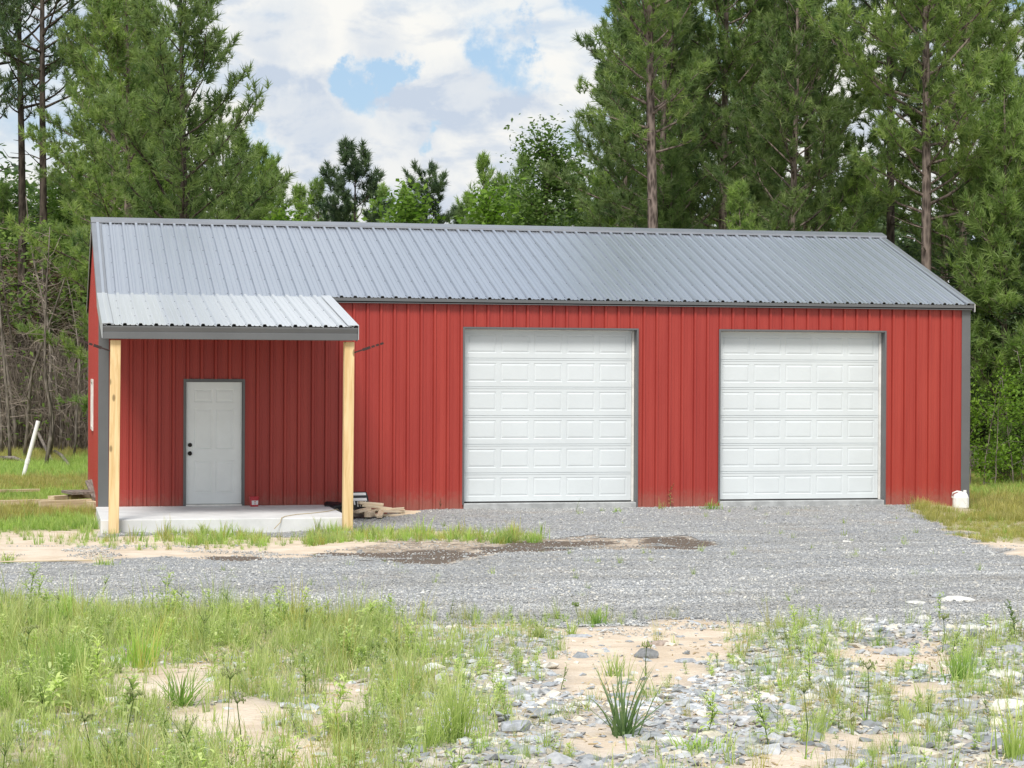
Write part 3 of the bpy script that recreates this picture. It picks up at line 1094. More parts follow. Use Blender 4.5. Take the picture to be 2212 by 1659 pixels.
# ---- gable window
mb = MB()
wy0, wy1, wz0, wz1 = 3.75, 5.15, 1.12, 2.05
mb.box(-.045, wy0, wz0, -.003, wy0 + .06, wz1); mb.box(-.045, wy1 - .06, wz0, -.003, wy1, wz1)
mb.box(-.045, wy0 + .06, wz0, -.003, wy1 - .06, wz0 + .06); mb.box(-.045, wy0 + .06, wz1 - .06, -.003, wy1 - .06, wz1)
mb.box(-.04, (wy0 + wy1) / 2 - .02, wz0 + .06, -.003, (wy0 + wy1) / 2 + .02, wz1 - .06)
wn = part('window', mb, M['win_frame'], barn)
gm_, gt_, gb_ = new_mat('window_glass'); gb_.inputs['Base Color'].default_value = (.05, .06, .065, 1); gb_.inputs['Roughness'].default_value = .06
for a, b in ((wy0 + .06, (wy0 + wy1) / 2 - .02), ((wy0 + wy1) / 2 + .02, wy1 - .06)):
    mb = MB(); mb.box(-.030, a, wz0 + .06, -.022, b, wz1 - .06); part('pane', mb, gm_, wn)


# ------------------------------------------------------------------ vegetation builders
def unit(a): return a / (np.linalg.norm(a, axis=-1, keepdims=True) + 1e-9)


def tufts(P, A, S, rng, K=22, length=.195, width=.0125, spread=1.0):
    """needle brushes: P centres, A axes, S scale -> verts, tris, tuft value, tip value"""
    n = len(P)
    A = unit(A)
    t = rng.normal(size=(n, K, 3))
    t = unit(t)
    d = unit(A[:, None] * (.70 + rng.random((n, K, 1)) * .9) / spread + t)
    s = S[:, None, None] * (.75 + .5 * rng.random((n, K, 1)))
    base = P[:, None] + A[:, None] * (rng.random((n, K, 1)) - .6) * .20 * S[:, None, None]
    side = unit(np.cross(d, rng.normal(size=(n, K, 3)))) * width * S[:, None, None]
    tip = base + d * length * s
    tip[..., 2] -= .012 * s[..., 0]
    V = np.stack([base - side, base + side, tip], 2).reshape(-1, 3)
    F = np.arange(len(V)).reshape(-1, 3)
    val = np.repeat(np.clip(rng.normal(.5, .24, n), 0, 1), K * 3)
    return V, F, val


def leaves(P, S, rng, K=7, size=.09, spread=.16):
    n = len(P)
    c = P[:, None] + rng.normal(size=(n, K, 3)) * spread * S[:, None, None]
    d = unit(rng.normal(size=(n, K, 3)) * (1, 1, .5))
    up = unit(rng.normal(size=(n, K, 3)) * .5 + np.array([0, -.2, 1.0]))
    sd = unit(np.cross(d, up))
    sz = size * S[:, None, None] * (.6 + .8 * rng.random((n, K, 1)))
    a = c - d * sz * .6; b = c + d * sz * .8
    l = c + sd * sz * .42 + up * sz * .08; r = c - sd * sz * .42 + up * sz * .08
    V = np.stack([a, l, b, r], 2).reshape(-1, 3)
    q = np.arange(n * K)[:, None] * 4
    F = np.concatenate([q + np.array([0, 1, 2]), q + np.array([0, 2, 3])], 0)
    val = np.repeat(np.clip(rng.normal(.5, .22, n), 0, 1), K * 4)
    return V, F, val


def pine_tree(seed, H, cb, Rr, nb=60, rad=.16, dens=1., skirt=0., topness=.75, gap=.0, K=20, lean=(0, 0), low=.0, droop=.0, ts=1.):
    """-> (wood mesh, crown verts...).  H height, cb crown base, Rr crown radius"""
    rng = np.random.default_rng(seed)
    wood_ = MB()
    nseg = 11
    ph = rng.random(2) * 6.28
    trunk = []
    for i in range(nseg + 1):
        z = H * i / nseg
        trunk.append((lean[0] * z / H + .12 * math.sin(z * .33 + ph[0]) * z / H, lean[1] * z / H + .12 * math.sin(z * .29 + ph[1]) * z / H, z))
    rads = [max(.018, rad * (1 - (i / nseg) * .9) * (1.25 if i == 0 else 1)) for i in range(nseg + 1)]
    wood_.tube(trunk, rads, 8)
    T = np.array(trunk)

    def on_trunk(z):
        f = z / H * nseg; i = min(int(f), nseg - 1); f -= i
        return T[i] * (1 - f) + T[i + 1] * f
    P, A, S = [], [], []
    az = rng.random() * 6
    for i in range(nb):
        t = ((i + rng.random()) / nb)
        z = cb + (H - cb) * t
        az += 2.4 + rng.normal() * .5
        prof_ = (1 - t) ** topness * (min(1, .55 + t * 2.2) if skirt == 0 else 1) + .08
        Lb = Rr * prof_ * rng.uniform(.6, 1.12)
        if rng.random() < gap: Lb *= .5
        el = R(rng.uniform(5, 24) + 38 * t) - droop * (1 - t)
        d = np.array([math.cos(az) * math.cos(el), math.sin(az) * math.cos(el), math.sin(el)])
        p0 = on_trunk(z)
        pts = [p0]
        cur = d.copy()
        m = 5
        for k in range(m):
            cur = unit(cur + np.array([0, 0, .10]) + rng.normal(size=3) * .12)
            pts.append(pts[-1] + cur * Lb / m)
        br = rad * .30 * (1 - .6 * t) * (.5 + .5 * Lb / Rr)
        wood_.tube(pts, [max(.006, br * (1 - k / m * .85)) for k in range(m + 1)], 4, False)
        pts = np.array(pts)
        nsub = max(3, int(Lb * 4.2 * dens))
        for s in range(nsub):
            f = (.28 if skirt == 0 else .12) + (1 - .28) * (s + rng.random()) / nsub
            f = min(f, .999)
            k = int(f * m); g = f * m - k
            q = pts[k] * (1 - g) + pts[k + 1] * g
            dd = unit(pts[k + 1] - pts[k])
            sd = unit(np.cross(dd, [0, 0, 1])) * (1 if s % 2 else -1)
            sl = (.25 + .55 * (1 - f)) * min(1.2, Lb * .5) * rng.uniform(.6, 1.3)
            sdir = unit(dd * .6 + sd * rng.uniform(.4, 1.1) + np.array([0, 0, rng.uniform(.05, .7)]))
            e = q + sdir * sl
            if sl > .25: wood_.tube([q, q + sdir * sl * .5 + np.array([0, 0, -.02]), e], [.011, .008, .005], 3, False)
            nt_ = 1 + int(sl * 5.4 * dens + rng.random())
            for j in range(nt_):
                pp = e - sdir * j * .17 + rng.normal(size=3) * (.05 + .05 * (j > 0))
                aa = unit(sdir * .8 + np.array([0, 0, .5]) + rng.normal(size=3) * .35)
                P.append(pp); A.append(aa); S.append(rng.uniform(.75, 1.15))
        P.append(pts[-1]); A.append(unit(pts[-1] - pts[-2] + np.array([0, 0, .3]))); S.append(1.1)
    # dead stubs below the crown
    for i in range(int(7 + low * 10)):
        z = rng.uniform(cb * .3, cb * 1.02); a = rng.random() * 6.28; l = rng.uniform(.3, 1.5)
        p0 = on_trunk(z); e = p0 + np.array([math.cos(a) * l, math.sin(a) * l, rng.uniform(-.2, .35) * l])
        mid = (p0 + e) / 2 + rng.normal(size=3) * .08
        wood_.tube([p0, mid, e], [.020, .012, .005], 4, False)
    # leader
    for j in range(4):
        P.append(T[-1] + np.array([0, 0, -.15 * j]) + rng.normal(size=3) * .06); A.append(np.array([rng.normal() * .3, rng.normal() * .3, 1])); S.append(1.)
    P, A, S = np.array(P), np.array(A), np.array(S) * ts
    V, F, val = tufts(P, A, S, rng, K)
    return wood_, V, F, val


def leafy_tree(seed, H, cb, Rr, nb=26, rad=.1, n_cl=900, K=7, size=.1, sprd=.2, top=.8, multi=1):
    rng = np.random.default_rng(seed)
    wood_ = MB()
    P, S = [], []
    for mstem in range(multi):
        ox = rng.normal(size=2) * (.25 * (multi > 1))
        ln = rng.normal(size=2) * (.28 * Rr if multi > 1 else .15)
        tr = [np.array([ox[0] + ln[0] * (i / 7) ** 1.3 + rng.normal() * .03, ox[1] + ln[1] * (i / 7) ** 1.3 + rng.normal() * .03, H * rng.uniform(.96, 1.0) * i / 7 if i else 0]) for i in range(8)]
        wood_.tube(tr, [max(.01, rad * (1 - i / 7 * .9)) for i in range(8)], 6)
        tr = np.array(tr)
        for i in range(nb // multi):
            t = (i + rng.random()) / (nb // multi)
            z = cb + (H - cb) * t
            f = min(z / H * 7, 6.99); k = int(f); f -= k
            p0 = tr[k] * (1 - f) + tr[k + 1] * f
            az = rng.random() * 6.28; el = R(rng.uniform(10, 55))
            Lb = Rr * ((1 - t) ** top + .12) * rng.uniform(.55, 1.15) * min(1, .5 + 2 * t)
            d = np.array([math.cos(az) * math.cos(el), math.sin(az) * math.cos(el), math.sin(el)])
            pts = [p0]
            for q in range(4):
                d = unit(d + rng.normal(size=3) * .2 + np.array([0, 0, -.05]))
                pts.append(pts[-1] + d * Lb / 4)
            wood_.tube(pts, [max(.005, rad * .35 * (1 - q / 4 * .85)) for q in range(5)], 4, False)
            pts = np.array(pts)
            m = max(4, int(n_cl / nb * (.4 + Lb / Rr)))
            ff = rng.uniform(.25, 1.0, m) * 3.99
            kk = ff.astype(int); ff = (ff - kk)[:, None]
            base = pts[kk] * (1 - ff) + pts[kk + 1] * ff
            P.append(base + rng.normal(size=(m, 3)) * sprd * np.array([1, 1, .7])); S.append(rng.uniform(.7, 1.25, m))
    P = np.concatenate(P); S = np.concatenate(S)
    V, F, val = leaves(P, S, rng, K, size, sprd * .8)
    return wood_, V, F, val


class Tree:
    """meshes of one grown tree; place() makes a thing of it (trunk and crown children share the meshes)"""
    def __init__(s, wood_, V, F, val, wood_mat, leaf_mat):
        s.wm = wood_.mesh('trunk', smooth=True, recalc=False); s.wm.materials.append(wood_mat)
        s.cm = np_mesh('crown', V, F, dict(tuft=val)); s.cm.materials.append(leaf_mat)

    def place(s, name, loc, rz, sc_, label, cat, group=None, part2='crown'):
        t = empty(name, (loc[0], loc[1], loc[2] - .05), rz, label, cat, group)
        t.scale = (sc_, sc_, sc_) if not isinstance(sc_, tuple) else sc_
        obj('trunk', s.wm, None, t); obj(part2, s.cm, None, t)
        return t


def dirpt(u, v, dist):
    p = CAM + (FW + RT * (u - 1106) / FOC - UP * (v - 829.5) / FOC) * dist
    return p


# ---- grown kinds
TALL = [Tree(*pine_tree(100 + i, 19, 6.0, 3.9, 78, .17, .90, K=30, topness=.5, ts=1.22), M['bark'], M['pine']) for i in range(2)]
BROAD = [Tree(*pine_tree(120 + i, 14.5, 2.2, 4.1, 66, .17, .85, K=30, topness=.55, ts=1.15), M['bark'], M['pine']) for i in range(2)]
HERO = [Tree(*pine_tree(131, 12.6, 2.6, 3.6, 54, .17, .95, K=30, topness=.5, ts=1.15, lean=(-.3, 0)), M['bark_dark'], M['pine'])]
BARE = [Tree(*pine_tree(171, 19, 8.3, 2.5, 52, .18, .9, K=30, topness=.5, ts=1.15), M['bark'], M['pine'])]
YOUNG = [Tree(*pine_tree(140 + i, 9.5, 1.0, 2.7, 64, .10, 1.1, K=28, skirt=1, topness=.75, ts=1.1), M['bark'], M['pine_yellow']) for i in range(2)]
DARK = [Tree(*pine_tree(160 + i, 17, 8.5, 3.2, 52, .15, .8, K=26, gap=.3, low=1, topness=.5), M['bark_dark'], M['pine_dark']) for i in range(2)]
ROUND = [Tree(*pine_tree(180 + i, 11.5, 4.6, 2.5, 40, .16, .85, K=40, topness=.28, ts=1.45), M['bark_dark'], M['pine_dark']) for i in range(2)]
OAK = [Tree(*leafy_tree(200 + i, 10, 1.2, 3.2, 44, .16, 2500, 10, .095, .34), M['bark_grey'], M['leaf']) for i in range(2)]
SHADE = [Tree(*leafy_tree(210 + i, 10, .8, 3.2, 46, .16, 2300, 9, .10, .34), M['bark_dark'], M['pine_dark']) for i in range(2)]  # shade of the woods put into the colour: leafy trees in dark foliage
LIME = [Tree(*leafy_tree(220 + i, 5.8, 1.0, 1.35, 30, .06, 900, 8, .085, .17, top=.9), M['bark_grey'], M['leaf_lime']) for i in range(2)]
BUSH = [Tree(*leafy_tree(240 + i, 3.3, .15, 1.8, 28, .035, 420, 8, .08, .2, multi=4), M['bark_grey'], M['leaf']) for i in range(2)]
BUSHL = [Tree(*leafy_tree(263, 3.0, .15, 1.7, 22, .03, 250, 9, .085, .20, top=.7, multi=3), M['bark_grey'], M['leaf_lime'])]
GR = 'pines in the woods behind the barn'


def T(kind, k, name, u, dist, sc_, label, cat='pine tree', group=None, rz=None, dz=0.):
    p = away(u, dist)
    p.z += dz
    src = kind[k % len(kind)]
    return src.place(name, p, (u * 1.37 % 6.28) if rz is None else rz, sc_, label, cat, group)


# right of the gap: the big trees over the roof
T(BARE, 0, 'pine_tree', 1408, 51, (1.0, 1.0, .93), 'tall pine with a bare pale trunk standing over the middle of the roof', rz=.4)
T(BROAD, 0, 'pine_tree', 1430, 57, 1.05, 'full green pine at the edge of the open sky, left of the bare pale trunk', rz=1.0)
T(TALL, 1, 'pine_tree', 1560, 58, .98, 'tall dense pine just right of the bare pale trunk', rz=2.2)
T(BROAD, 1, 'pine_tree', 1708, 53, .92, 'broad bushy pine above the gap between the two garage doors', rz=.3)
T(TALL, 0, 'pine_tree', 1745, 60, 1.0, 'tall pine behind the broad bushy pine over the right garage door', rz=3.5)
T(DARK, 0, 'pine_tree', 1919, 55, 1.05, 'dark trunked pine with bare limbs against a bright gap above the ridge end', rz=1.1)
T(TALL, 1, 'pine_tree', 1998, 50, (.95, .95, 1.0), 'pine with a straight brown trunk rising behind the sloping roof end', rz=5.2)
T(TALL, 0, 'pine_tree', 2080, 58, .97, 'tall pine over the right end of the barn', rz=4.1)
T(YOUNG, 0, 'pine_tree', 2165, 49, 1.02, 'young pine with low drooping green boughs beside the right corner of the barn', rz=.9)
T(BROAD, 0, 'pine_tree', 2275, 54, .80, 'broad pine cut by the right edge of the photo', rz=2.9)
T(YOUNG, 1, 'pine_tree', 1450, 54, .85, 'young yellow green pine low behind the roof, left of the right garage door', rz=.9)
T(YOUNG, 0, 'pine_tree', 1600, 50, .72, 'small young pine just above the ridge over the space between the garage doors', rz=2.2)
T(YOUNG, 1, 'pine_tree', 1840, 52, .80, 'young pine with light green tips above the right garage door', rz=5.1)
T(YOUNG, 1, 'pine_tree', 1300, 60, .84, 'yellow green young pine at the foot of the big trees, right of the sky gap', rz=3.3)
# left group
T(HERO, 0, 'pine_tree', 385, 50, (1.0, 1.0, 1.0), 'broad open crowned pine over the porch roof, branches reaching into the sky', rz=2.0)
T(BROAD, 0, 'pine_tree', 270, 54, .90, 'full pine directly behind the left end of the ridge', rz=.2)
T(DARK, 1, 'pine_tree', 94, 62, 1.16, 'tall dark pine with a thick bare trunk left of the barn', rz=1.2)
T(DARK, 0, 'pine_tree', 44, 63, 1.14, 'thinner dark pine beside the thick bare trunk, near the left edge', rz=3.0)
T(DARK, 1, 'pine_tree', -30, 64, 1.15, 'dark pine crown cut by the left edge of the photo', rz=4.0)
T(TALL, 1, 'pine_tree', 240, 60, .82, 'tall pine between the thick bare trunk and the barn ridge', rz=.7)
T(YOUNG, 0, 'pine_tree', 520, 54, .88, 'rounded bright young pine at the right foot of the broad open crowned pine', rz=1.7)
T(YOUNG, 1, 'pine_tree', 190, 66, .80, 'low young pine close to the upper left corner of the barn', rz=.7)
T(YOUNG, 0, 'pine_tree', 10, 66, .85, 'small pine with lime tips at the left edge below the dark trunks', rz=2.7)
T(YOUNG, 1, 'pine_tree', 320, 52, .82, 'young pine low behind the porch end of the ridge', rz=4.4)
# the gap in the middle: far dark crowns
T(ROUND, 0, 'pine_tree', 765, 72, .84, 'dark round topped pine standing alone against the cloud, left of the middle', rz=.5)
T(ROUND, 1, 'pine_tree', 925, 76, .80, 'dark narrow pine against the cloud, right of the round topped one', rz=2.5)
T(YOUNG, 0, 'pine_tree', 1040, 80, (.85, .85, 1.1), 'small pointed far pine between the two lime green treetops and the big trees', rz=.5)
GF = 'far pines low along the ridge line'
LF = ['low far pine at the left foot of the dark round topped pine', 'far pine filling the notch right of the porch side pines', 'taller far pine touching the round topped pine on its left',
      'far pine touching the round topped pine on its right', 'far pine behind the left lime green treetop', 'far pine just right of the dark narrow pine', 'farthest pine midway between narrow pine and right lime treetop',
      'far pine right of the right lime green treetop', 'far pine behind the lower rounded leafy tree', 'farthest pine showing through the round topped pine', 'far pine beside the leftmost lime leaf tip']
for i, (u, dd, s_) in enumerate([(640, 74, .92), (590, 70, .98), (690, 78, .98), (820, 80, .98), (870, 84, 1.0), (985, 78, .88), (1010, 86, 1.0), (1085, 76, .98), (1130, 80, 1.1), (745, 88, .98), (555, 66, .98)]):
    T((YOUNG, DARK)[0], i, 'pine_tree', u, dd, s_, LF[i], 'pine tree', GF, rz=i * 1.3)
T(OAK, 0, 'broadleaf_tree', 1180, 62, .93, 'leafy tree with wispy twigs sloping down into the open sky', 'tree', rz=1.0)
T(OAK, 1, 'broadleaf_tree', 1120, 66, .78, 'lower rounded leafy tree left of the wispy leafy one', 'tree', rz=2.0)
T(LIME, 0, 'lime_sapling', 868, 48.5, 1.15, 'lime green treetop poking over the ridge, left one of the pair', 'sapling', rz=.3)
T(LIME, 1, 'lime_sapling', 1045, 48.5, 1.16, 'lime green treetop poking over the ridge, right one of the pair', 'sapling', rz=1.3)
T(LIME, 1, 'lime_sapling', 590, 49, 1.07, 'lime green leaf tip just showing over the ridge beside the rounded young pine', 'sapling', rz=2.3)
# back rows that close the woods
GB = 'dense pines deep in the woods on the right'
LB = ['dense pine deep in the woods bordering the open sky', 'dense pine deep behind the bare pale trunk', 'dense pine deep in the woods just right of the bare pale trunk', 'dense pine deep in the woods over the wall between the garage doors',
      'dense pine deep behind the broad bushy pine', 'dense pine deep behind the straight brown trunk at the roof end', 'shorter pine deep in the woods past the right corner of the barn',
      'shorter pine deep in the woods below the bright sky at the right edge', 'dense pine cut off by the right edge', 'dense pine past the right edge of the photo']
for i, (u, dd, s_) in enumerate([(1345, 66, .9), (1400, 70, .95), (1480, 68, 1.0), (1620, 70, 1.1), (1680, 64, 1.0), (2040, 66, .9), (2140, 63, .62), (2230, 70, .66), (2330, 60, .9), (2420, 68, 1.0)]):
    T((BROAD, TALL)[i % 2], i // 2, 'pine_tree', u, dd, s_, LB[i], 'pine tree', GB, rz=i * 2.1)
GL = 'dense pines deep in the woods on the left'
LL = ['low dense pine deep behind the right foot of the open crowned pine', 'dense pine deep behind the open crowned pine', 'dense pine deep between the open crowned pine and the ridge end', 'dense pine past the left edge of the photo',
      'dense pine deep behind the full pine at the left ridge end', 'x', 'x']
for i, (u, dd, s_) in enumerate([(480, 66, .72), (420, 62, .85), (330, 68, .85), (-170, 66, .9), (300, 64, .9)]):
    T((BROAD, YOUNG)[i % 2], i // 2, 'pine_tree', u, dd, s_, LL[i], 'pine tree', GL, rz=i * 1.9)
# understorey
GU = 'leafy understorey trees at the wood edge'
LU = ['dark leafy tree directly behind the bright bush at the barn corner', 'dark leafy tree behind the lime green bush', 'leafy tree cut by the right edge above the lawn', 'dark leafy tree low behind the sloping roof end',
      'dark leafy tree under the dark trunked pine', 'leafy tree low behind the roof right of the bare pale trunk', 'leafy tree low behind the roof between the garage doors', 'leafy tree low behind the roof above the right garage door',
      'leafy tree low behind the roof left of the bare pale trunk', 'leafy tree past the right edge of the clearing']
for i, (u, dd, s_) in enumerate([(2125, 50, .60), (2190, 53, .66), (2260, 49, .62), (2060, 60, .6), (1950, 62, .62), (1500, 64, .62), (1640, 62, .6), (1780, 62, .62), (1350, 66, .62), (2340, 55, .7)]):
    T(SHADE, i, 'broadleaf_tree', u, dd, s_, LU[i], 'tree', GU, rz=i * 1.1)
T(BUSHL, 0, 'bush', 2132, 44.5, (.55, .55, .82), 'bright leafy bush against the right corner of the barn', 'bush', rz=.5)
T(BUSHL, 0, 'bush', 2215, 45.5, (.66, .66, .80), 'lime green bush at the right edge in front of the dark woods', 'bush', rz=1.5)
T(BUSH, 1, 'bush', 2172, 46.5, (.5, .5, .42), 'low darker bush between the two bright ones right of the barn', 'bush', rz=2.5)
T(BUSH, 0, 'bush', 2260, 46.5, .9, 'bush just outside the right edge of the barn clearing', 'bush', rz=3.5)
T(OAK, 0, 'broadleaf_tree', 150, 70, .86, 'leafy vine covered tree beside the barn gable above the brown thicket', 'tree', rz=.1)
T(OAK, 1, 'broadleaf_tree', 95, 74, .86, 'leafy tree behind the brown thicket left of the barn', 'tree', rz=1.7)
T(OAK, 1, 'broadleaf_tree', -10, 71, .86, 'leafy tree at the left edge above the bare grey stems', 'tree', rz=2.4)
T(OAK, 0, 'broadleaf_tree', 200, 72, .9, 'leafy tree right behind the barn gable', 'tree', rz=2.9)

# ---- bare grey stems and brown thicket left of the barn
def bare_tree(seed, H, rad):
    rng = np.random.default_rng(seed)
    mb, tw = MB(), MB()
    pts = [np.array([0, 0, 0.])]
    d = np.array([rng.normal() * .05, rng.normal() * .05, 1])
    for i in range(8):
        d = unit(d + rng.normal(size=3) * (.07, .07, .02)); pts.append(pts[-1] + d * H / 8)
    mb.tube(pts, [max(.008, rad * (1 - i / 8 * .8)) for i in range(9)], 6)
    P = np.array(pts)
    for i in range(26):
        f = rng.uniform(.15, .98) * 7.99; k = int(f); p0 = P[k] + (P[k + 1] - P[k]) * (f - k)
        a = rng.random() * 6.28; l = rng.uniform(.4, 1.5) * (1.1 - f / 12)
        q = [p0]; dd = np.array([math.cos(a), math.sin(a), rng.uniform(-.5, .6)])
        for j in range(4):
            dd = unit(dd + rng.normal(size=3) * .25); q.append(q[-1] + dd * l / 4)
        tw.tube(q, [.012, .009, .007, .005, .003], 3, False)
        for j in range(3):
            b0 = q[rng.integers(1, 4)]; e = unit(dd + rng.normal(size=3) * .8)
            tw.tube([b0, b0 + e * l * .22, b0 + e * l * .4 + (0, 0, -.05)], [.005, .004, .002], 3, False)
    a = mb.mesh('trunk', smooth=True, recalc=False); a.materials.append(M['bark_grey'])
    b = tw.mesh('twigs', recalc=False); b.materials.append(M['twig'])
    return a, b


bares = [bare_tree(300 + i, 6.0, .055) for i in range(4)]
for i, (u, dd, s_, lab) in enumerate([(22, 54, .95, 'bare grey stem nearest the left edge of the thicket'), (52, 56, 1.1, 'bare grey stem directly above the white leaning pipe'),
                                     (98, 52, 1.0, 'pale bare stem forking in front of the brown thicket'), (108, 57, 1.2, 'dark bare stem close behind the pale forking one'),
                                     (36, 60, 1.15, 'thin bare stem deep in the thicket above the lawn'), (66, 62, 1.2, 'slender bare stem deep between the thicket and the dark pine'),
                                     (130, 60, .9, 'short bare stem halfway between the pale forking stem and the barn'), (160, 58, .85, 'bare stem nearest the barn gable'),
                                     (4, 58, 1.1, 'bare stem at the very left edge'), (145, 65, 1.1, 'thin bare stem far back in the brown thicket')]):
    p = away(u, dd)
    t = empty('bare_tree', (p.x, p.y, p.z - .05), i * 1.3, lab, 'bare tree')
    t.scale = (s_,) * 3
    a, b = bares[i % 4]
    obj('trunk', a, None, t); obj('twigs', b, None, t)


def thicket(seed, n, x0, x1, dmin, dmax, h):
    rng = np.random.default_rng(seed)
    mb = MB()
    for i in range(n):
        p = away(rng.uniform(x0, x1), rng.uniform(dmin, dmax))
        q = [np.array([p.x, p.y, p.z + rng.uniform(0, h) ** 1.0 * rng.random()])]
        d = unit(rng.normal(size=3) * (1, 1, .7) + (0, 0, .5))
        l = rng.uniform(.4, 1.3)
        if i % 3 == 0:
            d = unit(np.array([rng.normal() * .22, rng.normal() * .22, 1.])); l = rng.uniform(1.5, 3.6); q[0][2] = p.z
        for j in range(4):
            d = unit(d + rng.normal(size=3) * (.3 if i % 3 else .1)); q.append(q[-1] + d * l / 4)
        r = rng.uniform(.003, .009) * (1 if i % 3 else 1.7)
        mb.tube(q, [r, r * .9, r * .7, r * .5, r * .3], 3, False)
    return mb


tm = thicket(5, 13000, -200, 215, 60, 67, 5.4).mesh('thicket', recalc=False)
tag(obj('thicket', tm, M['twig']), 'brown dry thicket of tangled twigs left of the barn', 'thicket', kind='stuff')
rng = np.random.default_rng(77)
# dead brown needles hung in the thicket
P = []
for i in range(7000):
    p = away(rng.uniform(-200, 215), rng.uniform(63, 69)); P.append((p.x, p.y, p.z + rng.uniform(.1, 6.2) * rng.random() ** .6))
P = np.array(P)
V, F, val = tufts(P, rng.normal(size=P.shape), rng.uniform(.8, 1.5, len(P)), rng, 9, .22, .02)
tag(obj('dead_foliage', np_mesh('dead_foliage', V, F, dict(tuft=val)), M['leaf_dead']), 'dead brown needles and leaves caught in the thicket left of the barn', 'foliage', kind='stuff')
P = []
for i in range(1500):
    p = away(rng.uniform(-200, 215), rng.uniform(60, 66)); P.append((p.x, p.y, p.z + rng.uniform(.2, 6.5) ** 1.0))
P = np.array(P); P = P[fbm(P[:, 0] + P[:, 1], P[:, 2], .8, 5) > .5]
V, F, val = leaves(P, rng.uniform(.8, 1.3, len(P)), rng, 8, .11, .26)
tag(obj('thicket_foliage', np_mesh('thicket_foliage', V, F, dict(tuft=val)), M['leaf']), 'sparse green leaves growing through the brown thicket left of the barn', 'foliage', kind='stuff')
# far woods: a deep belt of leaf clumps that closes the view under the crowns
P = []
for i in range(9000):
    u = rng.uniform(-700, 2900); dd = rng.uniform(70, 84)
    p = away(u, dd)
    hmax = 8.0 + 1.2 * math.sin(u * .011) + 1.1 * math.sin(u * .037 + 1)
    if 560 < u < 1180: hmax = 5.8 + .7 * math.sin(u * .03)
    P.append((p.x, p.y, p.z + hmax * rng.random()))
P = np.array(P)
V, F, val = leaves(P, rng.uniform(.9, 1.6, len(P)), rng, 16, .19, .42)
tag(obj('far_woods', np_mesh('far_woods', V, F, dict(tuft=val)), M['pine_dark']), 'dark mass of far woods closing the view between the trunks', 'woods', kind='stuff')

# ------------------------------------------------------------------ scatter (uncountable cover only: gravel, grass, litter)
def scatter(name, variants, mats, P, rot, scl, vi, label):
    me = bpy.data.meshes.new(name)
    me.vertices.add(len(P)); me.vertices.foreach_set('co', np.ascontiguousarray(P, np.float32).ravel())
    a = me.attributes.new('rot', 'FLOAT_VECTOR', 'POINT'); a.data.foreach_set('vector', np.ascontiguousarray(rot, np.float32).ravel())
    a = me.attributes.new('scl', 'FLOAT_VECTOR', 'POINT'); a.data.foreach_set('vector', np.ascontiguousarray(scl, np.float32).ravel())
    a = me.attributes.new('vi', 'INT', 'POINT'); a.data.foreach_set('value', np.ascontiguousarray(vi, np.int32))
    o = tag(obj(name, me), label, name.replace('_', ' '), kind='stuff')
    c = bpy.data.collections.new(name + '_source')
    for i, v in enumerate(variants):
        c.objects.link(bpy.data.objects.new('%s_piece_%02d' % (name, i), v))
    g = bpy.data.node_groups.new(name, 'GeometryNodeTree')
    g.interface.new_socket('Geometry', in_out='INPUT', socket_type='NodeSocketGeometry')
    g.interface.new_socket('Geometry', in_out='OUTPUT', socket_type='NodeSocketGeometry')
    gi = g.nodes.new('NodeGroupInput'); go = g.nodes.new('NodeGroupOutput')
    ip = g.nodes.new('GeometryNodeInstanceOnPoints')
    ci = g.nodes.new('GeometryNodeCollectionInfo'); ci.inputs['Collection'].default_value = c
    ci.inputs['Separate Children'].default_value = True; ci.inputs['Reset Children'].default_value = True
    ip.inputs['Pick Instance'].default_value = True

    def na(n_, t_):
        q = g.nodes.new('GeometryNodeInputNamedAttribute'); q.data_type = t_; q.inputs['Name'].default_value = n_
        return [s for s in q.outputs if s.enabled and s.name == 'Attribute'][0]
    e2r = g.nodes.new('FunctionNodeEulerToRotation')
    g.links.new(na('rot', 'FLOAT_VECTOR'), e2r.inputs[0])
    g.links.new(gi.outputs[0], ip.inputs['Points']); g.links.new(ci.outputs[0], ip.inputs['Instance'])
    g.links.new(na('vi', 'INT'), ip.inputs['Instance Index']); g.links.new(e2r.outputs[0], ip.inputs['Rotation'])
    g.links.new(na('scl', 'FLOAT_VECTOR'), ip.inputs['Scale'])
    g.links.new(ip.outputs[0], go.inputs[0])
    md = o.modifiers.new('scatter', 'NODES'); md.node_group = g
    return o


def stone_mesh(name, seed, flat=.6, elong=1.3, mat=None, sub=1, rough=.2):
    rr_ = random.Random(seed)
    bm = bmesh.new(); bmesh.ops.create_icosphere(bm, subdivisions=sub, radius=.5)
    for v in bm.verts:
        k = 1 + rr_.uniform(-rough, rough)
        v.co = Vector((v.co.x * k * elong, v.co.y * k, v.co.z * k * flat))
    # chop to facets
    for _ in range(3):
        n_ = Vector((rr_.uniform(-1, 1), rr_.uniform(-1, 1), rr_.uniform(-.2, 1))).normalized()
        dd = .36 * (1 if abs(n_.z) < .6 else flat)
        for v in bm.verts:
            s_ = v.co.dot(n_)
            if s_ > dd: v.co -= n_ * (s_ - dd)
    me = bpy.data.meshes.new(name); bm.to_mesh(me); bm.free()
    if mat: me.materials.append(mat)
    return me


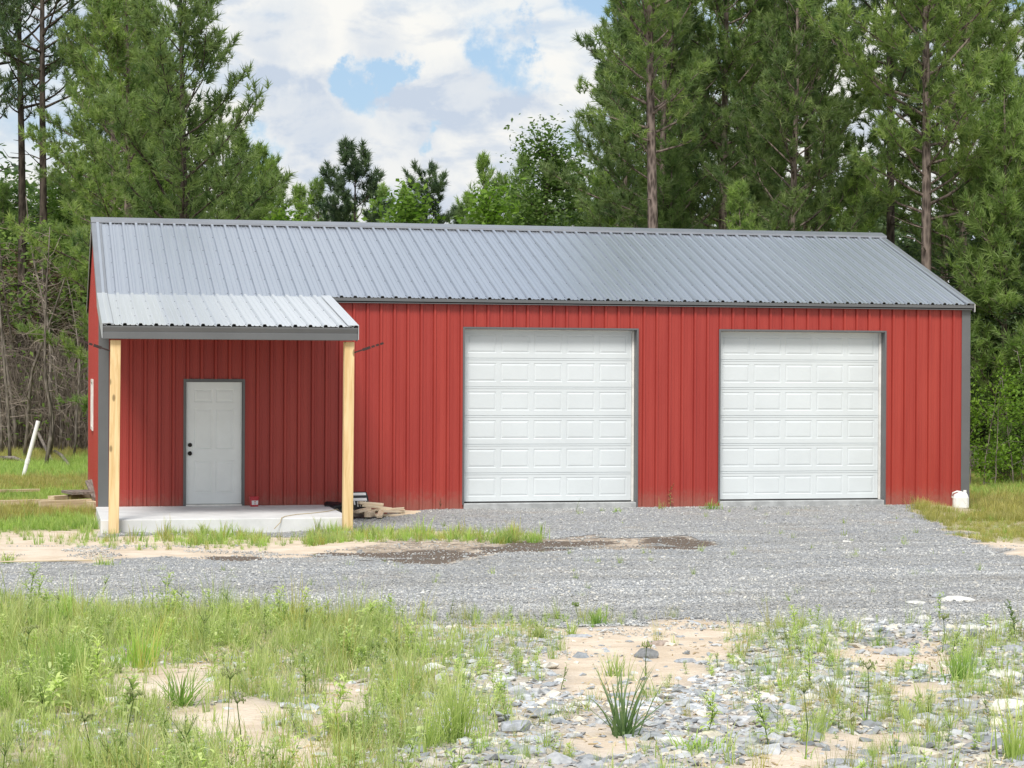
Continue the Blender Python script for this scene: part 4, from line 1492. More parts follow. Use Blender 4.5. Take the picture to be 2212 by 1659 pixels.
def stone_mat(name, cols, scale=1.):
    m, t, b = new_mat(name)
    oi = t.nodes.new('ShaderNodeObjectInfo')
    cr = t.nodes.new('ShaderNodeValToRGB')
    cr.color_ramp.interpolation = 'LINEAR'
    el = cr.color_ramp.elements
    for i, (p, c) in enumerate(cols):
        e = el[i] if i < 2 else el.new(p)
        e.position = p; e.color = tuple(c) + (1,)
    t.links.new(oi.outputs['Random'], cr.inputs[0])
    co = t.nodes.new('ShaderNodeNewGeometry').outputs['Position']
    n1 = noise(t, co, 22 * scale, 5, .65)
    c = mixc(t, 1.0, cr.outputs[0], mixc(t, maprange(t, n1.outputs['Fac'], .3, .7), (.78, .78, .78), (1.18, 1.16, 1.12)), 'MULTIPLY')
    mpx = t.nodes.new('ShaderNodeMapping'); mpx.inputs['Scale'].default_value = (.16, .95, 1); t.links.new(co, mpx.inputs[0])
    nb = noise(t, mpx.outputs[0], 1.0, 5, .6)
    c = mixc(t, 1.0, c, mixc(t, maprange(t, nb.outputs['Fac'], .36, .64), (.80, .79, .77), (1.16, 1.16, 1.15)), 'MULTIPLY')
    t.links.new(c, b.inputs['Base Color']); b.inputs['Roughness'].default_value = .9; b.inputs['Specular IOR Level'].default_value = .25
    bp = t.nodes.new('ShaderNodeBump'); bp.inputs['Strength'].default_value = .4; bp.inputs['Distance'].default_value = .006
    t.links.new(n1.outputs['Fac'], bp.inputs['Height']); t.links.new(bp.outputs[0], b.inputs['Normal'])
    return m


M['gravel'] = stone_mat('crushed_stone', [(0, (.30, .31, .32)), (1, (.66, .66, .645)), (.45, (.42, .432, .445)), (.8, (.51, .52, .525)), (.93, (.55, .53, .48))])
M['shale'] = stone_mat('shale', [(0, (.24, .26, .285)), (1, (.72, .69, .63)), (.4, (.40, .425, .46)), (.75, (.55, .57, .60)), (.9, (.62, .57, .48))])
M['chip'] = stone_mat('straw_litter', [(0, (.34, .25, .14)), (1, (.70, .58, .38)), (.5, (.50, .40, .24))])


def rngP(n, xr, yr, seed):
    r_ = np.random.default_rng(seed)
    return r_, r_.uniform(*xr, n), r_.uniform(*yr, n)


def view_ok(u, v, margin=1100): return (u > -margin) & (u < 2212 + margin) & (v < 1659 + 260)


# crushed stone on the drive
gst = [stone_mesh('gravel_stone', 500 + i, .62, 1.2 + .15 * (i % 3), M['gravel']) for i in range(6)]
for m_ in gst: m_.name = 'gravel_stone'
r_, X, Y = rngP(820000, (-5, 20), (-21, .3), 1)
g_, mu_, sa_, fgm_, u_, v_, d_ = masks(X, Y)
dens_ = np.clip(.40 + (26 - d_) * .06, .32, 1)
loose = (~g_) & (fbm(X, Y, 1.5, 61) > .56) & (v_ > 1180) & (v_ < 1420) & (r_.random(len(X)) < .35) & (mu_ < .6) | (mu_ > 0) & (r_.random(len(X)) < .07)
keep = (g_ & (r_.random(len(X)) < dens_) | loose) & view_ok(u_, v_) & ~((Y > -.03) & (X > -.1) & (X < 15.3)) & ~((X > -.1) & (X < 3.75) & (Y > PY + .28))
X, Y = X[keep], Y[keep]; n = len(X)
S = np.exp(r_.normal(0, .42, n)) * .0135
scatter('gravel', gst, None, np.stack([X, Y, zg(X, Y) + .008 + S * .1], -1), np.stack([r_.normal(0, .35, n), r_.normal(0, .35, n), r_.uniform(0, 6.28, n)], -1),
        np.stack([S, S, S], -1), r_.integers(0, 6, n), 'loose grey crushed stone covering the drive')
NG = n

# shale and pebbles in the foreground on the right
shs = [stone_mesh('shale_chip', 520 + i, .26 + .08 * (i % 3), 1.35, M['shale']) for i in range(6)]
r_, X, Y = rngP(200000, (-5, 12.5), (-26, -14), 2)
g_, mu_, sa_, fgm_, u_, v_, d_ = masks(X, Y)
lf = sstep(1250, 700, u_ + (fbm(X, Y, .7, 41) - .5) * 500)
pr_ = sstep(.34, .62, fbm(X, Y, .55, 51) + (1 - lf) * .24) * (1 - .75 * lf) * np.where(sa_, .06, 1) * .62
keep = (~g_) & (v_ > 1290) & (r_.random(len(X)) < pr_) & view_ok(u_, v_)
X, Y = X[keep], Y[keep]; n = len(X)
S = np.exp(r_.normal(0, .60, n)) * .031; S = np.minimum(S, .15)
scatter('shale_chips', shs, None, np.stack([X, Y, zg(X, Y) + S * .06], -1), np.stack([r_.normal(0, .22, n), r_.normal(0, .22, n), r_.uniform(0, 6.28, n)], -1),
        np.stack([S, S, S], -1), r_.integers(0, 6, n), 'flat grey shale chips strewn over the sandy foreground')
NS = n
# straw and wood chip litter on the sand
cb_ = []
for i in range(3):
    mb = MB(); mb.box(-.5, -.10, 0, .5, .10, .05, Matrix.Rotation(.15 * i, 4, 'Y')); me = mb.mesh('straw_piece'); me.materials.append(M['chip']); cb_.append(me)
r_, X, Y = rngP(34000, (-5, 12.5), (-26, -14), 3)
g_, mu_, sa_, fgm_, u_, v_, d_ = masks(X, Y)
keep = (~g_) & (v_ > 1300) & (r_.random(len(X)) < sstep(.4, .7, fbm(X, Y, .8, 71)) * .8 + .08) & view_ok(u_, v_)
X, Y = X[keep], Y[keep]; n = len(X)
S = r_.uniform(.015, .06, n)
scatter('straw_litter', cb_, None, np.stack([X, Y, zg(X, Y) + .004], -1), np.stack([r_.normal(0, .2, n), r_.normal(0, .2, n), r_.uniform(0, 6.28, n)], -1),
        np.stack([S, S * .9, S], -1), r_.integers(0, 3, n), 'dry straw and bark litter on the sand')


# ---- plants
def grass_mesh(name, seed, nbl, h, spread, width, curl=.5, mat=None, hv=.35, tilt=.45):
    r2 = np.random.default_rng(seed)
    az = r2.uniform(0, 6.28, nbl); ra = np.abs(r2.normal(0, spread, nbl))
    bx, by = ra * np.cos(az), ra * np.sin(az)
    az2 = az + r2.normal(0, .9, nbl)
    hh = h * np.clip(r2.normal(1 - hv * .5, hv, nbl), .25, 1.25)
    ti = np.abs(r2.normal(0, tilt, nbl)); cu = curl * r2.uniform(.3, 1.4, nbl)
    V, tipv = [], []
    ns = 4
    pos = np.stack([bx, by, np.zeros(nbl)], -1)
    sd = np.stack([-np.sin(az2 + r2.normal(0, .5, nbl)), np.cos(az2), np.zeros(nbl)], -1)
    ang = ti.copy()
    rows = []
    for k in range(ns):
        wv_ = width * (1 - (k / ns) ** 1.5 * .75) * r2.uniform(.8, 1.2, nbl)
        rows.append((pos - sd * wv_[:, None] / 2, pos + sd * wv_[:, None] / 2))
        st = (hh / ns)[:, None]
        pos = pos + np.stack([np.cos(az2) * np.sin(ang), np.sin(az2) * np.sin(ang), np.cos(ang)], -1) * st
        ang = ang + cu / ns * (k + 1) * .7
    V = []
    for a, b in rows: V += [a, b]
    V.append(pos)
    V = np.stack(V, 1)                                  # nbl, 2ns+1, 3
    m_ = 2 * ns + 1
    base = np.arange(nbl)[:, None] * m_
    F = []
    for k in range(ns - 1):
        F.append(base + np.array([2 * k, 2 * k + 1, 2 * k + 3])); F.append(base + np.array([2 * k, 2 * k + 3, 2 * k + 2]))
    F.append(base + np.array([2 * ns - 2, 2 * ns - 1, 2 * ns]))
    F = np.concatenate(F, 0)
    tv = np.repeat(np.clip(r2.normal(.5, .25, nbl), 0, 1), m_)
    tp = np.tile(np.array([0, 0, .05, .05, .2, .2, .45, .45, .8]), nbl)
    me = np_mesh(name, V.reshape(-1, 3), F, dict(tuft=tv, tip=tp))
    if mat: me.materials.append(mat)
    return me


def weed_parts(seed, h, nl, ll, lw, branch=0):
    """stem (MB) and leaf arrays of a broad leaved weed"""
    r2 = np.random.default_rng(seed)
    st = MB()
    pts = [np.zeros(3)]; d = unit(np.array([r2.normal() * .12, r2.normal() * .12, 1.]))
    for i in range(6):
        d = unit(d + r2.normal(size=3) * .07); d[2] = abs(d[2]); pts.append(pts[-1] + d * h / 6)
    st.tube(pts, [.0045 * (1 - i / 8) * (h / .35) ** .5 for i in range(7)], 4, False)
    P = np.array(pts)
    V, F, T_ = [], [], []
    stems = [(P, h, nl)]
    for b in range(branch):
        k = r2.integers(1, 5); a = r2.random() * 6.28
        q = [P[k]]; dd = unit(np.array([math.cos(a), math.sin(a), 1.2]))
        for i in range(4): dd = unit(dd + r2.normal(size=3) * .08 + (0, 0, .1)); q.append(q[-1] + dd * h * .09)
        st.tube(q, [.003, .0025, .002, .0018, .0015], 3, False)
        stems.append((np.array(q), h * .36, max(5, nl // 3)))
    for Q, hh, nn in stems:
        az = r2.random() * 6
        for i in range(nn):
            t = .12 + .88 * (i + .5) / nn
            az += 2.4 + r2.normal() * .3
            f = t * (len(Q) - 1); k = min(int(f), len(Q) - 2); f -= k
            p = Q[k] * (1 - f) + Q[k + 1] * f
            l = ll * (1.05 - .55 * t) * r2.uniform(.7, 1.2) * (hh / h) ** .5
            el = r2.uniform(.1, .7) + .5 * t
            d0 = np.array([math.cos(az) * math.cos(el), math.sin(az) * math.cos(el), math.sin(el)])
            s0 = np.array([-math.sin(az), math.cos(az), 0])
            p1 = p + d0 * l * .35; d1 = unit(d0 + np.array([0, 0, -.45])); p2 = p1 + d1 * l * .35; d2 = unit(d1 + np.array([0, 0, -.5])); p3 = p2 + d2 * l * .35
            b = len(V)
            w_ = lw * l / ll
            upv = np.array([0, 0, .25 * w_])
            V += [p, p1 - s0 * w_ + upv, p1, p1 + s0 * w_ + upv, p2 - s0 * w_ * .85 + upv, p2, p2 + s0 * w_ * .85 + upv, p3]
            F += [(b, b + 1, b + 2), (b, b + 2, b + 3), (b + 1, b + 4, b + 5), (b + 1, b + 5, b + 2), (b + 2, b + 5, b + 6), (b + 2, b + 6, b + 3), (b + 4, b + 7, b + 5), (b + 5, b + 7, b + 6)]
            T_ += [np.clip(r2.normal(.4 + .4 * t, .2), 0, 1)] * 8
    return st, np.array(V), np.array(F), np.array(T_)


def weed_mesh(name, seed, h, nl, ll, lw, branch, mat):
    st, V, F, T_ = weed_parts(seed, h, nl, ll, lw, branch)
    sv = np.array([tuple(v) for v in st.v]); sf = np.array([q for f in st.f for q in ((f[0], f[1], f[2]), (f[0], f[2], f[3]))])
    me = np_mesh(name, np.concatenate([sv, V]), np.concatenate([sf, F + len(sv)]), dict(tuft=np.concatenate([np.full(len(sv), .15), T_]), tip=np.zeros(len(sv) + len(V))))
    me.materials.append(mat)
    return me


GD, GLt, GTip = (.22, .33, .09), (.52, .62, .22), (.70, .68, .42)
M['grass'] = foliage('grass_blades', GD, GLt, GTip, transl=.45)
M['grass_lush'] = foliage('lush_grass', (.16, .32, .06), (.42, .60, .14), (.58, .66, .26), transl=.45)
M['grass_dry'] = foliage('yellowing_grass', (.26, .28, .06), (.46, .44, .14), (.58, .50, .24), transl=.42)
M['grass_blue'] = foliage('blue_green_grass', (.09, .17, .06), (.22, .33, .14), (.36, .42, .22), transl=.4)
M['weed'] = foliage('weed_leaves', (.34, .46, .14), (.62, .70, .34), None, transl=.42)
M['weed_dark'] = foliage('dark_weed_leaves', (.12, .19, .05), (.26, .35, .13), None, transl=.35)
M['seed'] = simple('seed_heads', (.26, .30, .12), .9, 0, .3, 30)

gv_ = [grass_mesh('grass_tuft', 600 + i, 34, .24 + .05 * i, .035 + .01 * i, .0055, .7 - .08 * i, M[('grass', 'grass_lush', 'grass', 'grass', 'grass_dry')[i]], tilt=.38) for i in range(5)]
wv2 = [weed_mesh('weed_plant', 640 + i, .22 + .06 * i, 22 - 2 * i, .13 - .015 * (i % 3), .020 - .006 * (i % 3), 3 + i, M[('weed', 'weed', 'weed_dark', 'weed')[i]]) for i in range(4)]
r_, X, Y = rngP(85000, (-6, 12.5), (-26.3, -11.5), 4)
g_, mu_, sa_, fgm_, u_, v_, d_ = masks(X, Y)
lf = sstep(1230, 600, u_ + (fbm(X, Y, .8, 43) - .5) * 620 - (v_ - 1400) * .25)
patch = sstep(.42, .60, fbm(X, Y, 1.1, 81, 3))
pr_ = (lf * (.10 + .90 * patch) * 1.0 + (1 - lf) * (patch * .38 + .03)) * np.where(sa_, .05, 1)
edge = sstep(1290, 1345, v_)
keep = (~g_ | (v_ > 1335)) & (v_ > 1305) & (Y < -11.5) & (r_.random(len(X)) < pr_ * edge * .34) & view_ok(u_, v_)
X, Y, lf2, pt = X[keep], Y[keep], lf[keep], patch[keep]; n = len(X)
isw = r_.random(n) < .45
S = np.exp(r_.normal(-.62, .32, n)) * (.62 + .38 * lf2) * (.75 + .35 * pt) * np.where(isw, .82, 1.0)
vi = np.where(isw, 5 + r_.integers(0, 4, n), r_.integers(0, 5, n))
NF = n
# names sort the collection: tufts first, then weeds
scatter('meadow', gv_ + wv2, None, np.stack([X, Y, zg(X, Y) - .004], -1), np.stack([r_.normal(0, .10, n), r_.normal(0, .10, n), r_.uniform(0, 6.28, n)], -1),
        np.stack([S, S, S], -1), vi, 'rough grass and low weeds covering the sandy foreground')
# fine low grass between
M['thatch'] = foliage('dead_thatch', (.42, .34, .20), (.68, .58, .38), (.74, .66, .46), transl=.2)
fv = [grass_mesh('fine_grass', 660 + i, 16, .11 + .02 * i, .05, .0045, .7, M[('grass', 'thatch', 'grass')[i]], tilt=(.55, 1.1, .6)[i]) for i in range(3)]
r_, X, Y = rngP(85000, (-6, 12.5), (-26.3, -11.5), 5)
g_, mu_, sa_, fgm_, u_, v_, d_ = masks(X, Y)
lf = sstep(1230, 500, u_ + (fbm(X, Y, .8, 43) - .5) * 620)
pr_ = (lf * .8 + .14 * sstep(.4, .6, fbm(X, Y, 1.7, 91))) * np.where(sa_, .10, 1)
keep = (~g_) & (v_ > 1296) & (r_.random(len(X)) < pr_ * .5) & view_ok(u_, v_)
X, Y = X[keep], Y[keep]; n = len(X)
S = r_.uniform(.5, 1.3, n)
scatter('fine_grass', fv, None, np.stack([X, Y, zg(X, Y) - .003], -1), np.stack([r_.normal(0, .1, n), r_.normal(0, .1, n), r_.uniform(0, 6.28, n)], -1),
        np.stack([S, S, S], -1), r_.integers(0, 3, n), 'fine low grass blades between the weeds in the foreground')

# lawns beside the barn, the strip along the dirt and the wall foot
lv = [grass_mesh('lawn_tuft', 680 + i, 30, .17 + .03 * i, .10, .009, .5, M[('grass_lush', 'grass_lush', 'grass_dry')[i]], tilt=.35) for i in range(3)]
r_, X, Y = rngP(42000, (-9, 4), (-3.2, 40), 6)
j_ = (fbm(X, Y, 1.2, 14) - .5)
keep = ((X < -.10) | (Y > 9)) & (Y > -2.6 + j_ * 1.2) & (r_.random(len(X)) < np.clip(1.1 - Y * .012, .4, 1)) & (proj(np.stack([X, Y, zg(X, Y)], -1))[0] > -350)
yl = sstep(.45, .6, fbm(X, Y, .25, 15) + .12 * ((Y > 1) & (Y < 9)))[keep]
X, Y = X[keep], Y[keep]; n = len(X)
S = np.exp(r_.normal(-.42, .25, n))
vi = np.where(r_.random(n) < yl * .8, 2, r_.integers(0, 2, n))
scatter('lawn', lv, None, np.stack([X, Y, zg(X, Y) - .01], -1), np.stack([r_.normal(0, .1, n), r_.normal(0, .1, n), r_.uniform(0, 6.28, n)], -1),
        np.stack([S, S, S], -1), vi, 'green grass left of the barn reaching back to the thicket')
r_, X, Y = rngP(34000, (12, 26), (-10.5, 14), 7)
g_, mu_, sa_, fgm_, u_, v_, d_ = masks(X, Y)
keep = (~g_) & (r_.random(len(X)) < .75) & (v_ < 1222) & ~((X < 15.22) & (Y > -.02)) & (u_ < 2700) & (d_ < 52) & ~((X < 15.25) & (X > 14.3) & (Y > -1.5)) & ((X > 15.3) | (Y > -7 + (fbm(X, Y, 1, 3) - .5) * 2))
near_edge = sstep(2350, 2050, u_[keep] + (v_[keep] - 1100) * -.6)
X, Y = X[keep], Y[keep]; n = len(X)
S = np.exp(r_.normal(-.5, .25, n)) * np.where(Y < -3, .6, 1)
vi = np.where(r_.random(n) < np.where(Y > 3, .3, .82), 2, r_.integers(0, 2, n))
scatter('dry_grass', lv, None, np.stack([X, Y, zg(X, Y) - .01], -1), np.stack([r_.normal(0, .1, n), r_.normal(0, .1, n), r_.uniform(0, 6.28, n)], -1),
        np.stack([S, S, S], -1), vi, 'yellowing grass right of the gravel at the barn corner')
STRIP = [(650, 1166), (700, 1146), (900, 1150), (1170, 1158), (1168, 1176), (900, 1170), (760, 1172), (660, 1180)]
STRIP2 = [(330, 1164), (350, 1146), (560, 1158), (575, 1180), (420, 1180)]
STRIP3 = [(-200, 1150), (60, 1140), (235, 1150), (640, 1162), (640, 1186), (300, 1192), (60, 1176), (-200, 1170)]
sv_ = [grass_mesh('strip_tuft', 700 + i, 18, .16 + .03 * i, .05, .008, .5, M[('grass', 'grass_lush', 'grass_dry')[i]], tilt=.3) for i in range(3)]
r_, X, Y = rngP(26000, (-4, 9), (-9, -1.5), 8)
u_, v_, d_ = proj(np.stack([X, Y, zg(X, Y)], -1))
vj = v_ + (fbm(X, Y, 2.5, 16) - .5) * 14
q_ = r_.random(len(X))
keep = ((inpoly(u_, vj, STRIP) & (q_ < .36)) | (inpoly(u_, vj, STRIP2) & (q_ < .30)) | (inpoly(u_, vj, STRIP3) & (q_ < .07))) & ~((X > -.1) & (X < 3.75) & (Y > PY + .25))
X, Y = X[keep], Y[keep]; n = len(X)
S = np.exp(r_.normal(-.68, .38, n))
scatter('grass_strip', sv_, None, np.stack([X, Y, zg(X, Y) - .005], -1), np.stack([r_.normal(0, .1, n), r_.normal(0, .1, n), r_.uniform(0, 6.28, n)], -1),
        np.stack([S, S, S], -1), np.where(r_.random(n) < .15, 2, r_.integers(0, 2, n)), 'short grass growing along the dirt between porch and drive')
# tiny weeds here and there in the gravel
r_, X, Y = rngP(700, (-3, 16), (-16.5, -.4), 9)
g_, mu_, sa_, fgm_, u_, v_, d_ = masks(X, Y)
keep = g_ & (r_.random(len(X)) < .34 + .5 * (Y > -1.2)) & ~((X > -.1) & (X < 3.75) & (Y > PY + .25))
X, Y = X[keep], Y[keep]; n = len(X)
S = r_.uniform(.3, .8, n)
scatter('gravel_sprouts', [sv_[0], fv[0]], None, np.stack([X, Y, zg(X, Y)], -1), np.stack([r_.normal(0, .2, n), r_.normal(0, .2, n), r_.uniform(0, 6.28, n)], -1),
        np.stack([S, S, S], -1), r_.integers(0, 2, n), 'tiny green sprouts coming up through the gravel drive')

# ------------------------------------------------------------------ single plants one can point to
def px_per_m(p): return FOC / float((np.array(p) - CAM) @ FW)


def grass_thing(u, v, hpx, n, label, mat='grass_lush', spread=.035, width=.008, curl=.55, tilt=.42, cat='grass clump', seed=None):
    p = at(u, v)
    h = hpx / px_per_m(p)
    me = grass_mesh('blades', seed or int(u * 3 + v), n, h, spread, width, curl, M[mat], hv=.28, tilt=tilt)
    t = empty('grass_clump', p, 0, label, cat)
    obj('blades', me, None, t)
    return t


def weed_thing(u, v, hpx, nl, label, ll=.11, lw=.016, br=3, mat='weed', stem_mat='weed_dark', seed=None, cat='weed'):
    p = at(u, v)
    h = hpx / px_per_m(p)
    st, V, F, T_ = weed_parts(seed or int(u * 5 + v), h, nl, ll * (h / .4) ** .6, lw * (h / .4) ** .4, br)
    t = empty('weed', p, 0, label, cat)
    part('stem', st, M[stem_mat], t, recalc=False)
    obj('leaves', np_mesh('leaves', V, F, dict(tuft=T_, tip=np.zeros(len(T_)))), M[mat], t)
    return t


def sedge_thing(u, v, hpx, label, green=True, seed=None, cat='sedge'):
    p = at(u, v)
    h = hpx / px_per_m(p)
    r2 = np.random.default_rng(seed or int(u + v * 7))
    st, hd = MB(), MB()
    a = np.zeros(3); b = np.array([r2.normal() * .03, r2.normal() * .03, h])
    st.tube([a, (a + b) / 2 + r2.normal(size=3) * .008, b], [.0035, .003, .0025], 4, False)
    for i in range(9):
        az = i * 2.4; l = r2.uniform(.14, .28) * min(h, .4)
        e = b + np.array([math.cos(az) * l * .6, math.sin(az) * l * .6, l * r2.uniform(.35, .8)])
        st.tube([b, (b + e) / 2 + (0, 0, .01), e], [.002, .0015, .001], 3, False)
        for k in range(5):
            c = e + r2.normal(size=3) * .008
            hd.tube([c - (0, 0, .006), c, c + (0, 0, .008)], [.0015, .0045, .0015], 5)
    t = empty('sedge', p, 0, label, cat)
    part('stem', st, M['weed_dark'], t, recalc=False)
    part('seed_head', hd, M['weed' if green else 'seed'], t, recalc=False)['kind'] = 'stuff'
    me = grass_mesh('blades', int(u), 7, h * .55, .012, .006, .9, M['grass_lush'], tilt=.6); obj('blades', me, None, t)
    return t


M['weed'].node_tree  # (leaf materials read the point attribute tuft)
grass_thing(1345, 1590, 165, 46, 'large dark green grass clump with long stiff blades on the stony foreground', 'grass_blue', .045, .013, .35, .50)
grass_thing(985, 1600, 165, 150, 'big soft grass clump at the middle bottom where grass meets stones', 'grass', .06, .007, .5, .30)
grass_thing(390, 1525, 125, 70, 'spreading grass clump at the edge of a bare sand patch, lower left', 'grass_lush', .05, .009, .8, .62)
grass_thing(1505, 1620, 36, 130, 'low flat tuft of dark grass on the stones near the bottom edge', 'grass_lush', .13, .008, 1.2, .9)
grass_thing(2070, 1470, 80, 120, 'bright green grass clump on sand near the right edge', 'grass_lush', .07, .007, .4, .28)
grass_thing(2190, 1640, 130, 90, 'tall grass clump in the lower right corner', 'grass', .06, .008, .4, .3)
grass_thing(1165, 1378, 34, 50, 'small golden green grass tuft on stones just below the drive', 'grass', .03, .010, .5, .5)
grass_thing(1288, 1350, 40, 60, 'small bright grass tuft at the lower edge of the gravel drive', 'grass_lush', .035, .009, .4, .4)
grass_thing(1235, 1372, 34, 46, 'small tuft between two others at the edge of the gravel drive', 'grass', .04, .008, .5, .5)
grass_thing(1330, 1460, 52, 60, 'grass tuft growing on the bare sand patch in the middle foreground', 'grass', .06, .008, .6, .5)
grass_thing(150, 1470, 110, 160, 'tall upright grass mass in the green left foreground', 'grass_lush', .12, .007, .3, .22)
grass_thing(300, 1440, 92, 150, 'dense upright grass clump against the gravel at the left', 'grass_lush', .11, .007, .3, .25)
grass_thing(665, 1395, 60, 70, 'grass clump leaning over pale stones left of the middle', 'grass', .06, .007, .5, .4)
grass_thing(1095, 1172, 30, 60, 'taller tuft of green at the end of the grass strip before the drive', 'grass_lush', .09, .010, .4, .35)
grass_thing(1535, 1100, 22, 60, 'green tuft at the foot of the wall between the two garage doors', 'grass_lush', .09, .012, .8, .7)
grass_thing(1425, 1100, 24, 18, 'thin pale tuft at the wall foot right of the first garage door', 'grass_dry', .05, .012, .3, .3)
grass_thing(1330, 1106, 14, 30, 'flat little tuft on the gravel before the first garage door', 'grass_lush', .10, .010, 1.0, .9)
grass_thing(15, 1218, 30, 60, 'small green tuft on the gravel at the left edge', 'grass', .08, .010, .6, .5)
grass_thing(222, 1222, 26, 60, 'small green tuft on the gravel below the left porch post', 'grass', .09, .010, .7, .6)
grass_thing(430, 1086, 0.1, 1, 'x') if False else None
weed_thing(2195, 1385, 85, 26, 'dark leafy upright weed at the right edge beside the gravel', .10, .02, 2, 'weed_dark')
weed_thing(218, 1300, 62, 12, 'tall airy weed rising over the gravel at the left', .07, .012, 5, 'weed')
weed_thing(335, 1330, 64, 16, 'pale leafy weed standing above the grass beside the gravel', .10, .016, 3)
weed_thing(90, 1560, 120, 26, 'pale broad leaved weed low in the left foreground', .15, .022, 3)
weed_thing(215, 1500, 120, 28, 'light green leafy weed with a layered top in the left grass', .13, .020, 2)
weed_thing(275, 1560, 110, 26, 'bushy pale weed right of the layered one in the left grass', .15, .024, 3)
weed_thing(660, 1500, 110, 22, 'tall thin weed behind the bare sand left of the middle', .11, .016, 3)
weed_thing(745, 1440, 95, 30, 'fresh green bushy weed beside the gravel left of the middle', .13, .020, 5)
weed_thing(790, 1350, 40, 12, 'small umbrella shaped weed over the gravel edge', .10, .016, 2)
weed_thing(2055, 1415, 60, 20, 'pale weed on the sand at the right in front of the drive', .10, .016, 3)
weed_thing(1750, 1480, 90, 24, 'tall pale weed among grey stones right of the middle', .11, .016, 3)
weed_thing(1660, 1610, 110, 24, 'drooping leafy weed on stones near the bottom', .13, .018, 3)
weed_thing(1212, 1490, 60, 14, 'thin reddish weed on the middle sand patch', .07, .012, 2, 'weed_dark')
weed_thing(1530, 1590, 100, 26, 'leafy weed left of a low dark grass tuft near the bottom', .12, .018, 4)
weed_thing(1448, 1096, 54, 14, 'spindly pale weed against the red wall between the garage doors', .07, .012, 2)
weed_thing(950, 1103, 26, 20, 'small brown weed against the red wall left of the first garage door', .06, .014, 3, 'leaf_dead')
weed_thing(1972, 1094, 32, 10, 'dry weed against the red wall near the white jug', .08, .010, 3, 'grass_dry')
weed_thing(1245, 1106, 34, 8, 'thin weed sprouting before the first garage door', .05, .008, 1, 'weed')
weed_thing(972, 1330, 44, 12, 'lone small weed standing on the gravel drive left of the middle', .05, .010, 1, 'weed_dark')
sedge_thing(485, 1620, 150, 'sedge with a dark seed head over the bare sand, lower left', False)
sedge_thing(530, 1650, 130, 'second dark headed sedge, just right of the other on the sand', False)
sedge_thing(195, 1659, 100, 'dark headed sedge at the bottom left', False)
sedge_thing(268, 1640, 130, 'dark headed sedge between the bottom left one and the sand', False)
sedge_thing(45, 1480, 110, 'sedge standing tall at the left edge', False)
sedge_thing(1250, 1350, 40, 'pale green umbrella sedge at the edge of the gravel', True)
sedge_thing(1395, 1460, 60, 'small sedge beside the pointed grey rock', False)
sedge_thing(2035, 1410, 70, 'single sedge stem on the sand near the bright green clump', False)
sedge_thing(1870, 1560, 110, 'tall sedge in the stones at the right', False)
sedge_thing(1740, 1640, 140, 'tall sedge with a dark head among stones near the bottom', False)

# ------------------------------------------------------------------ single rocks
M['rock_grey'] = simple('grey_rock', (.36, .375, .40), .9, 0, .25, 5, bump=.5, bscale=25)
M['rock_pale'] = simple('pale_rock', (.66, .65, .61), .9, 0, .15, 5, bump=.5, bscale=25)
M['rock_dark'] = simple('dark_rock', (.20, .205, .21), .9, 0, .25, 5, bump=.5, bscale=25)
M['rock_brown'] = simple('brown_rock', (.36, .29, .24), .9, 0, .25, 5, bump=.5, bscale=25)


def rock(u, v, wpx, flat, mat, label, seed, el=1.5, rz=0.):
    p = at(u, v)
    s_ = wpx / px_per_m(p) / el
    me = stone_mesh('rock', seed, flat, el, M[mat], 2, .10)
    o = obj('rock', me, None, None, (p.x, p.y, p.z + s_ * flat * .22))
    o.rotation_euler = (0.05 * math.sin(seed), 0.06 * math.cos(seed), YAW * -1 + rz)
    o.scale = (s_ * 1.3,) * 3
    return tag(o, label, 'rock')


rock(1397, 1420, 42, .85, 'rock_dark', 'pointed dark grey rock on the bare sand in the middle foreground', 3, 1.4)
rock(1110, 1578, 90, .42, 'rock_grey', 'large flat slate lying with a dark hollow under its edge', 4, 1.5, .3)
rock(1130, 1622, 110, .20, 'rock_grey', 'broad flat grey slab of rock near the bottom beside the large slate', 5, 1.6, -.2)
rock(2068, 1298, 78, .28, 'rock_pale', 'largest white flat rock at the edge of the gravel at the right', 6, 1.7)
rock(1995, 1304, 62, .20, 'rock_pale', 'thin white rock just left of the largest white one', 7, 1.9)
rock(2028, 1290, 30, .45, 'rock_grey', 'small grey rock wedged between the two white ones', 8, 1.2)
rock(1470, 1430, 58, .25, 'rock_grey', 'flat grey stone in front of the bare sand, left of the pointed rock', 9, 1.7)
rock(1425, 1394, 50, .35, 'rock_brown', 'pale brown block half sunk in the sand behind the pointed rock', 10, 1.4)
rock(1250, 1376, 60, .22, 'rock_grey', 'low grey stone beside the small golden tuft', 11, 1.8)
rock(1030, 1370, 60, .22, 'rock_pale', 'pale stone at the grass edge below the drive', 12, 1.7)
rock(960, 1392, 70, .22, 'rock_pale', 'pale flat stone partly hidden by weeds left of the middle', 13, 1.7)
rock(1340, 1505, 80, .16, 'rock_grey', 'thin grey slab at the lower edge of the middle sand patch', 14, 1.8, .1)
rock(1870, 1340, 34, .3, 'rock_pale', 'small pale stone where gravel meets weeds at the right', 15, 1.5)
rock(2000, 1338, 40, .4, 'rock_pale', 'rounded white stone beside a fresh grass tuft at the right', 16, 1.3)
rock(2090, 1360, 56, .35, 'rock_pale', 'pale boulder by the dark leafy weed at the right edge', 17, 1.5)
rock(1935, 1412, 80, .3, 'rock_grey', 'grey stone pile top among weeds at the right', 18, 1.5)
rock(2170, 1462, 64, .4, 'rock_pale', 'white stone at the right edge below the leafy weed', 19, 1.3)
rock(2180, 1530, 90, .35, 'rock_pale', 'large pale stone at the right edge of the foreground', 20, 1.4)
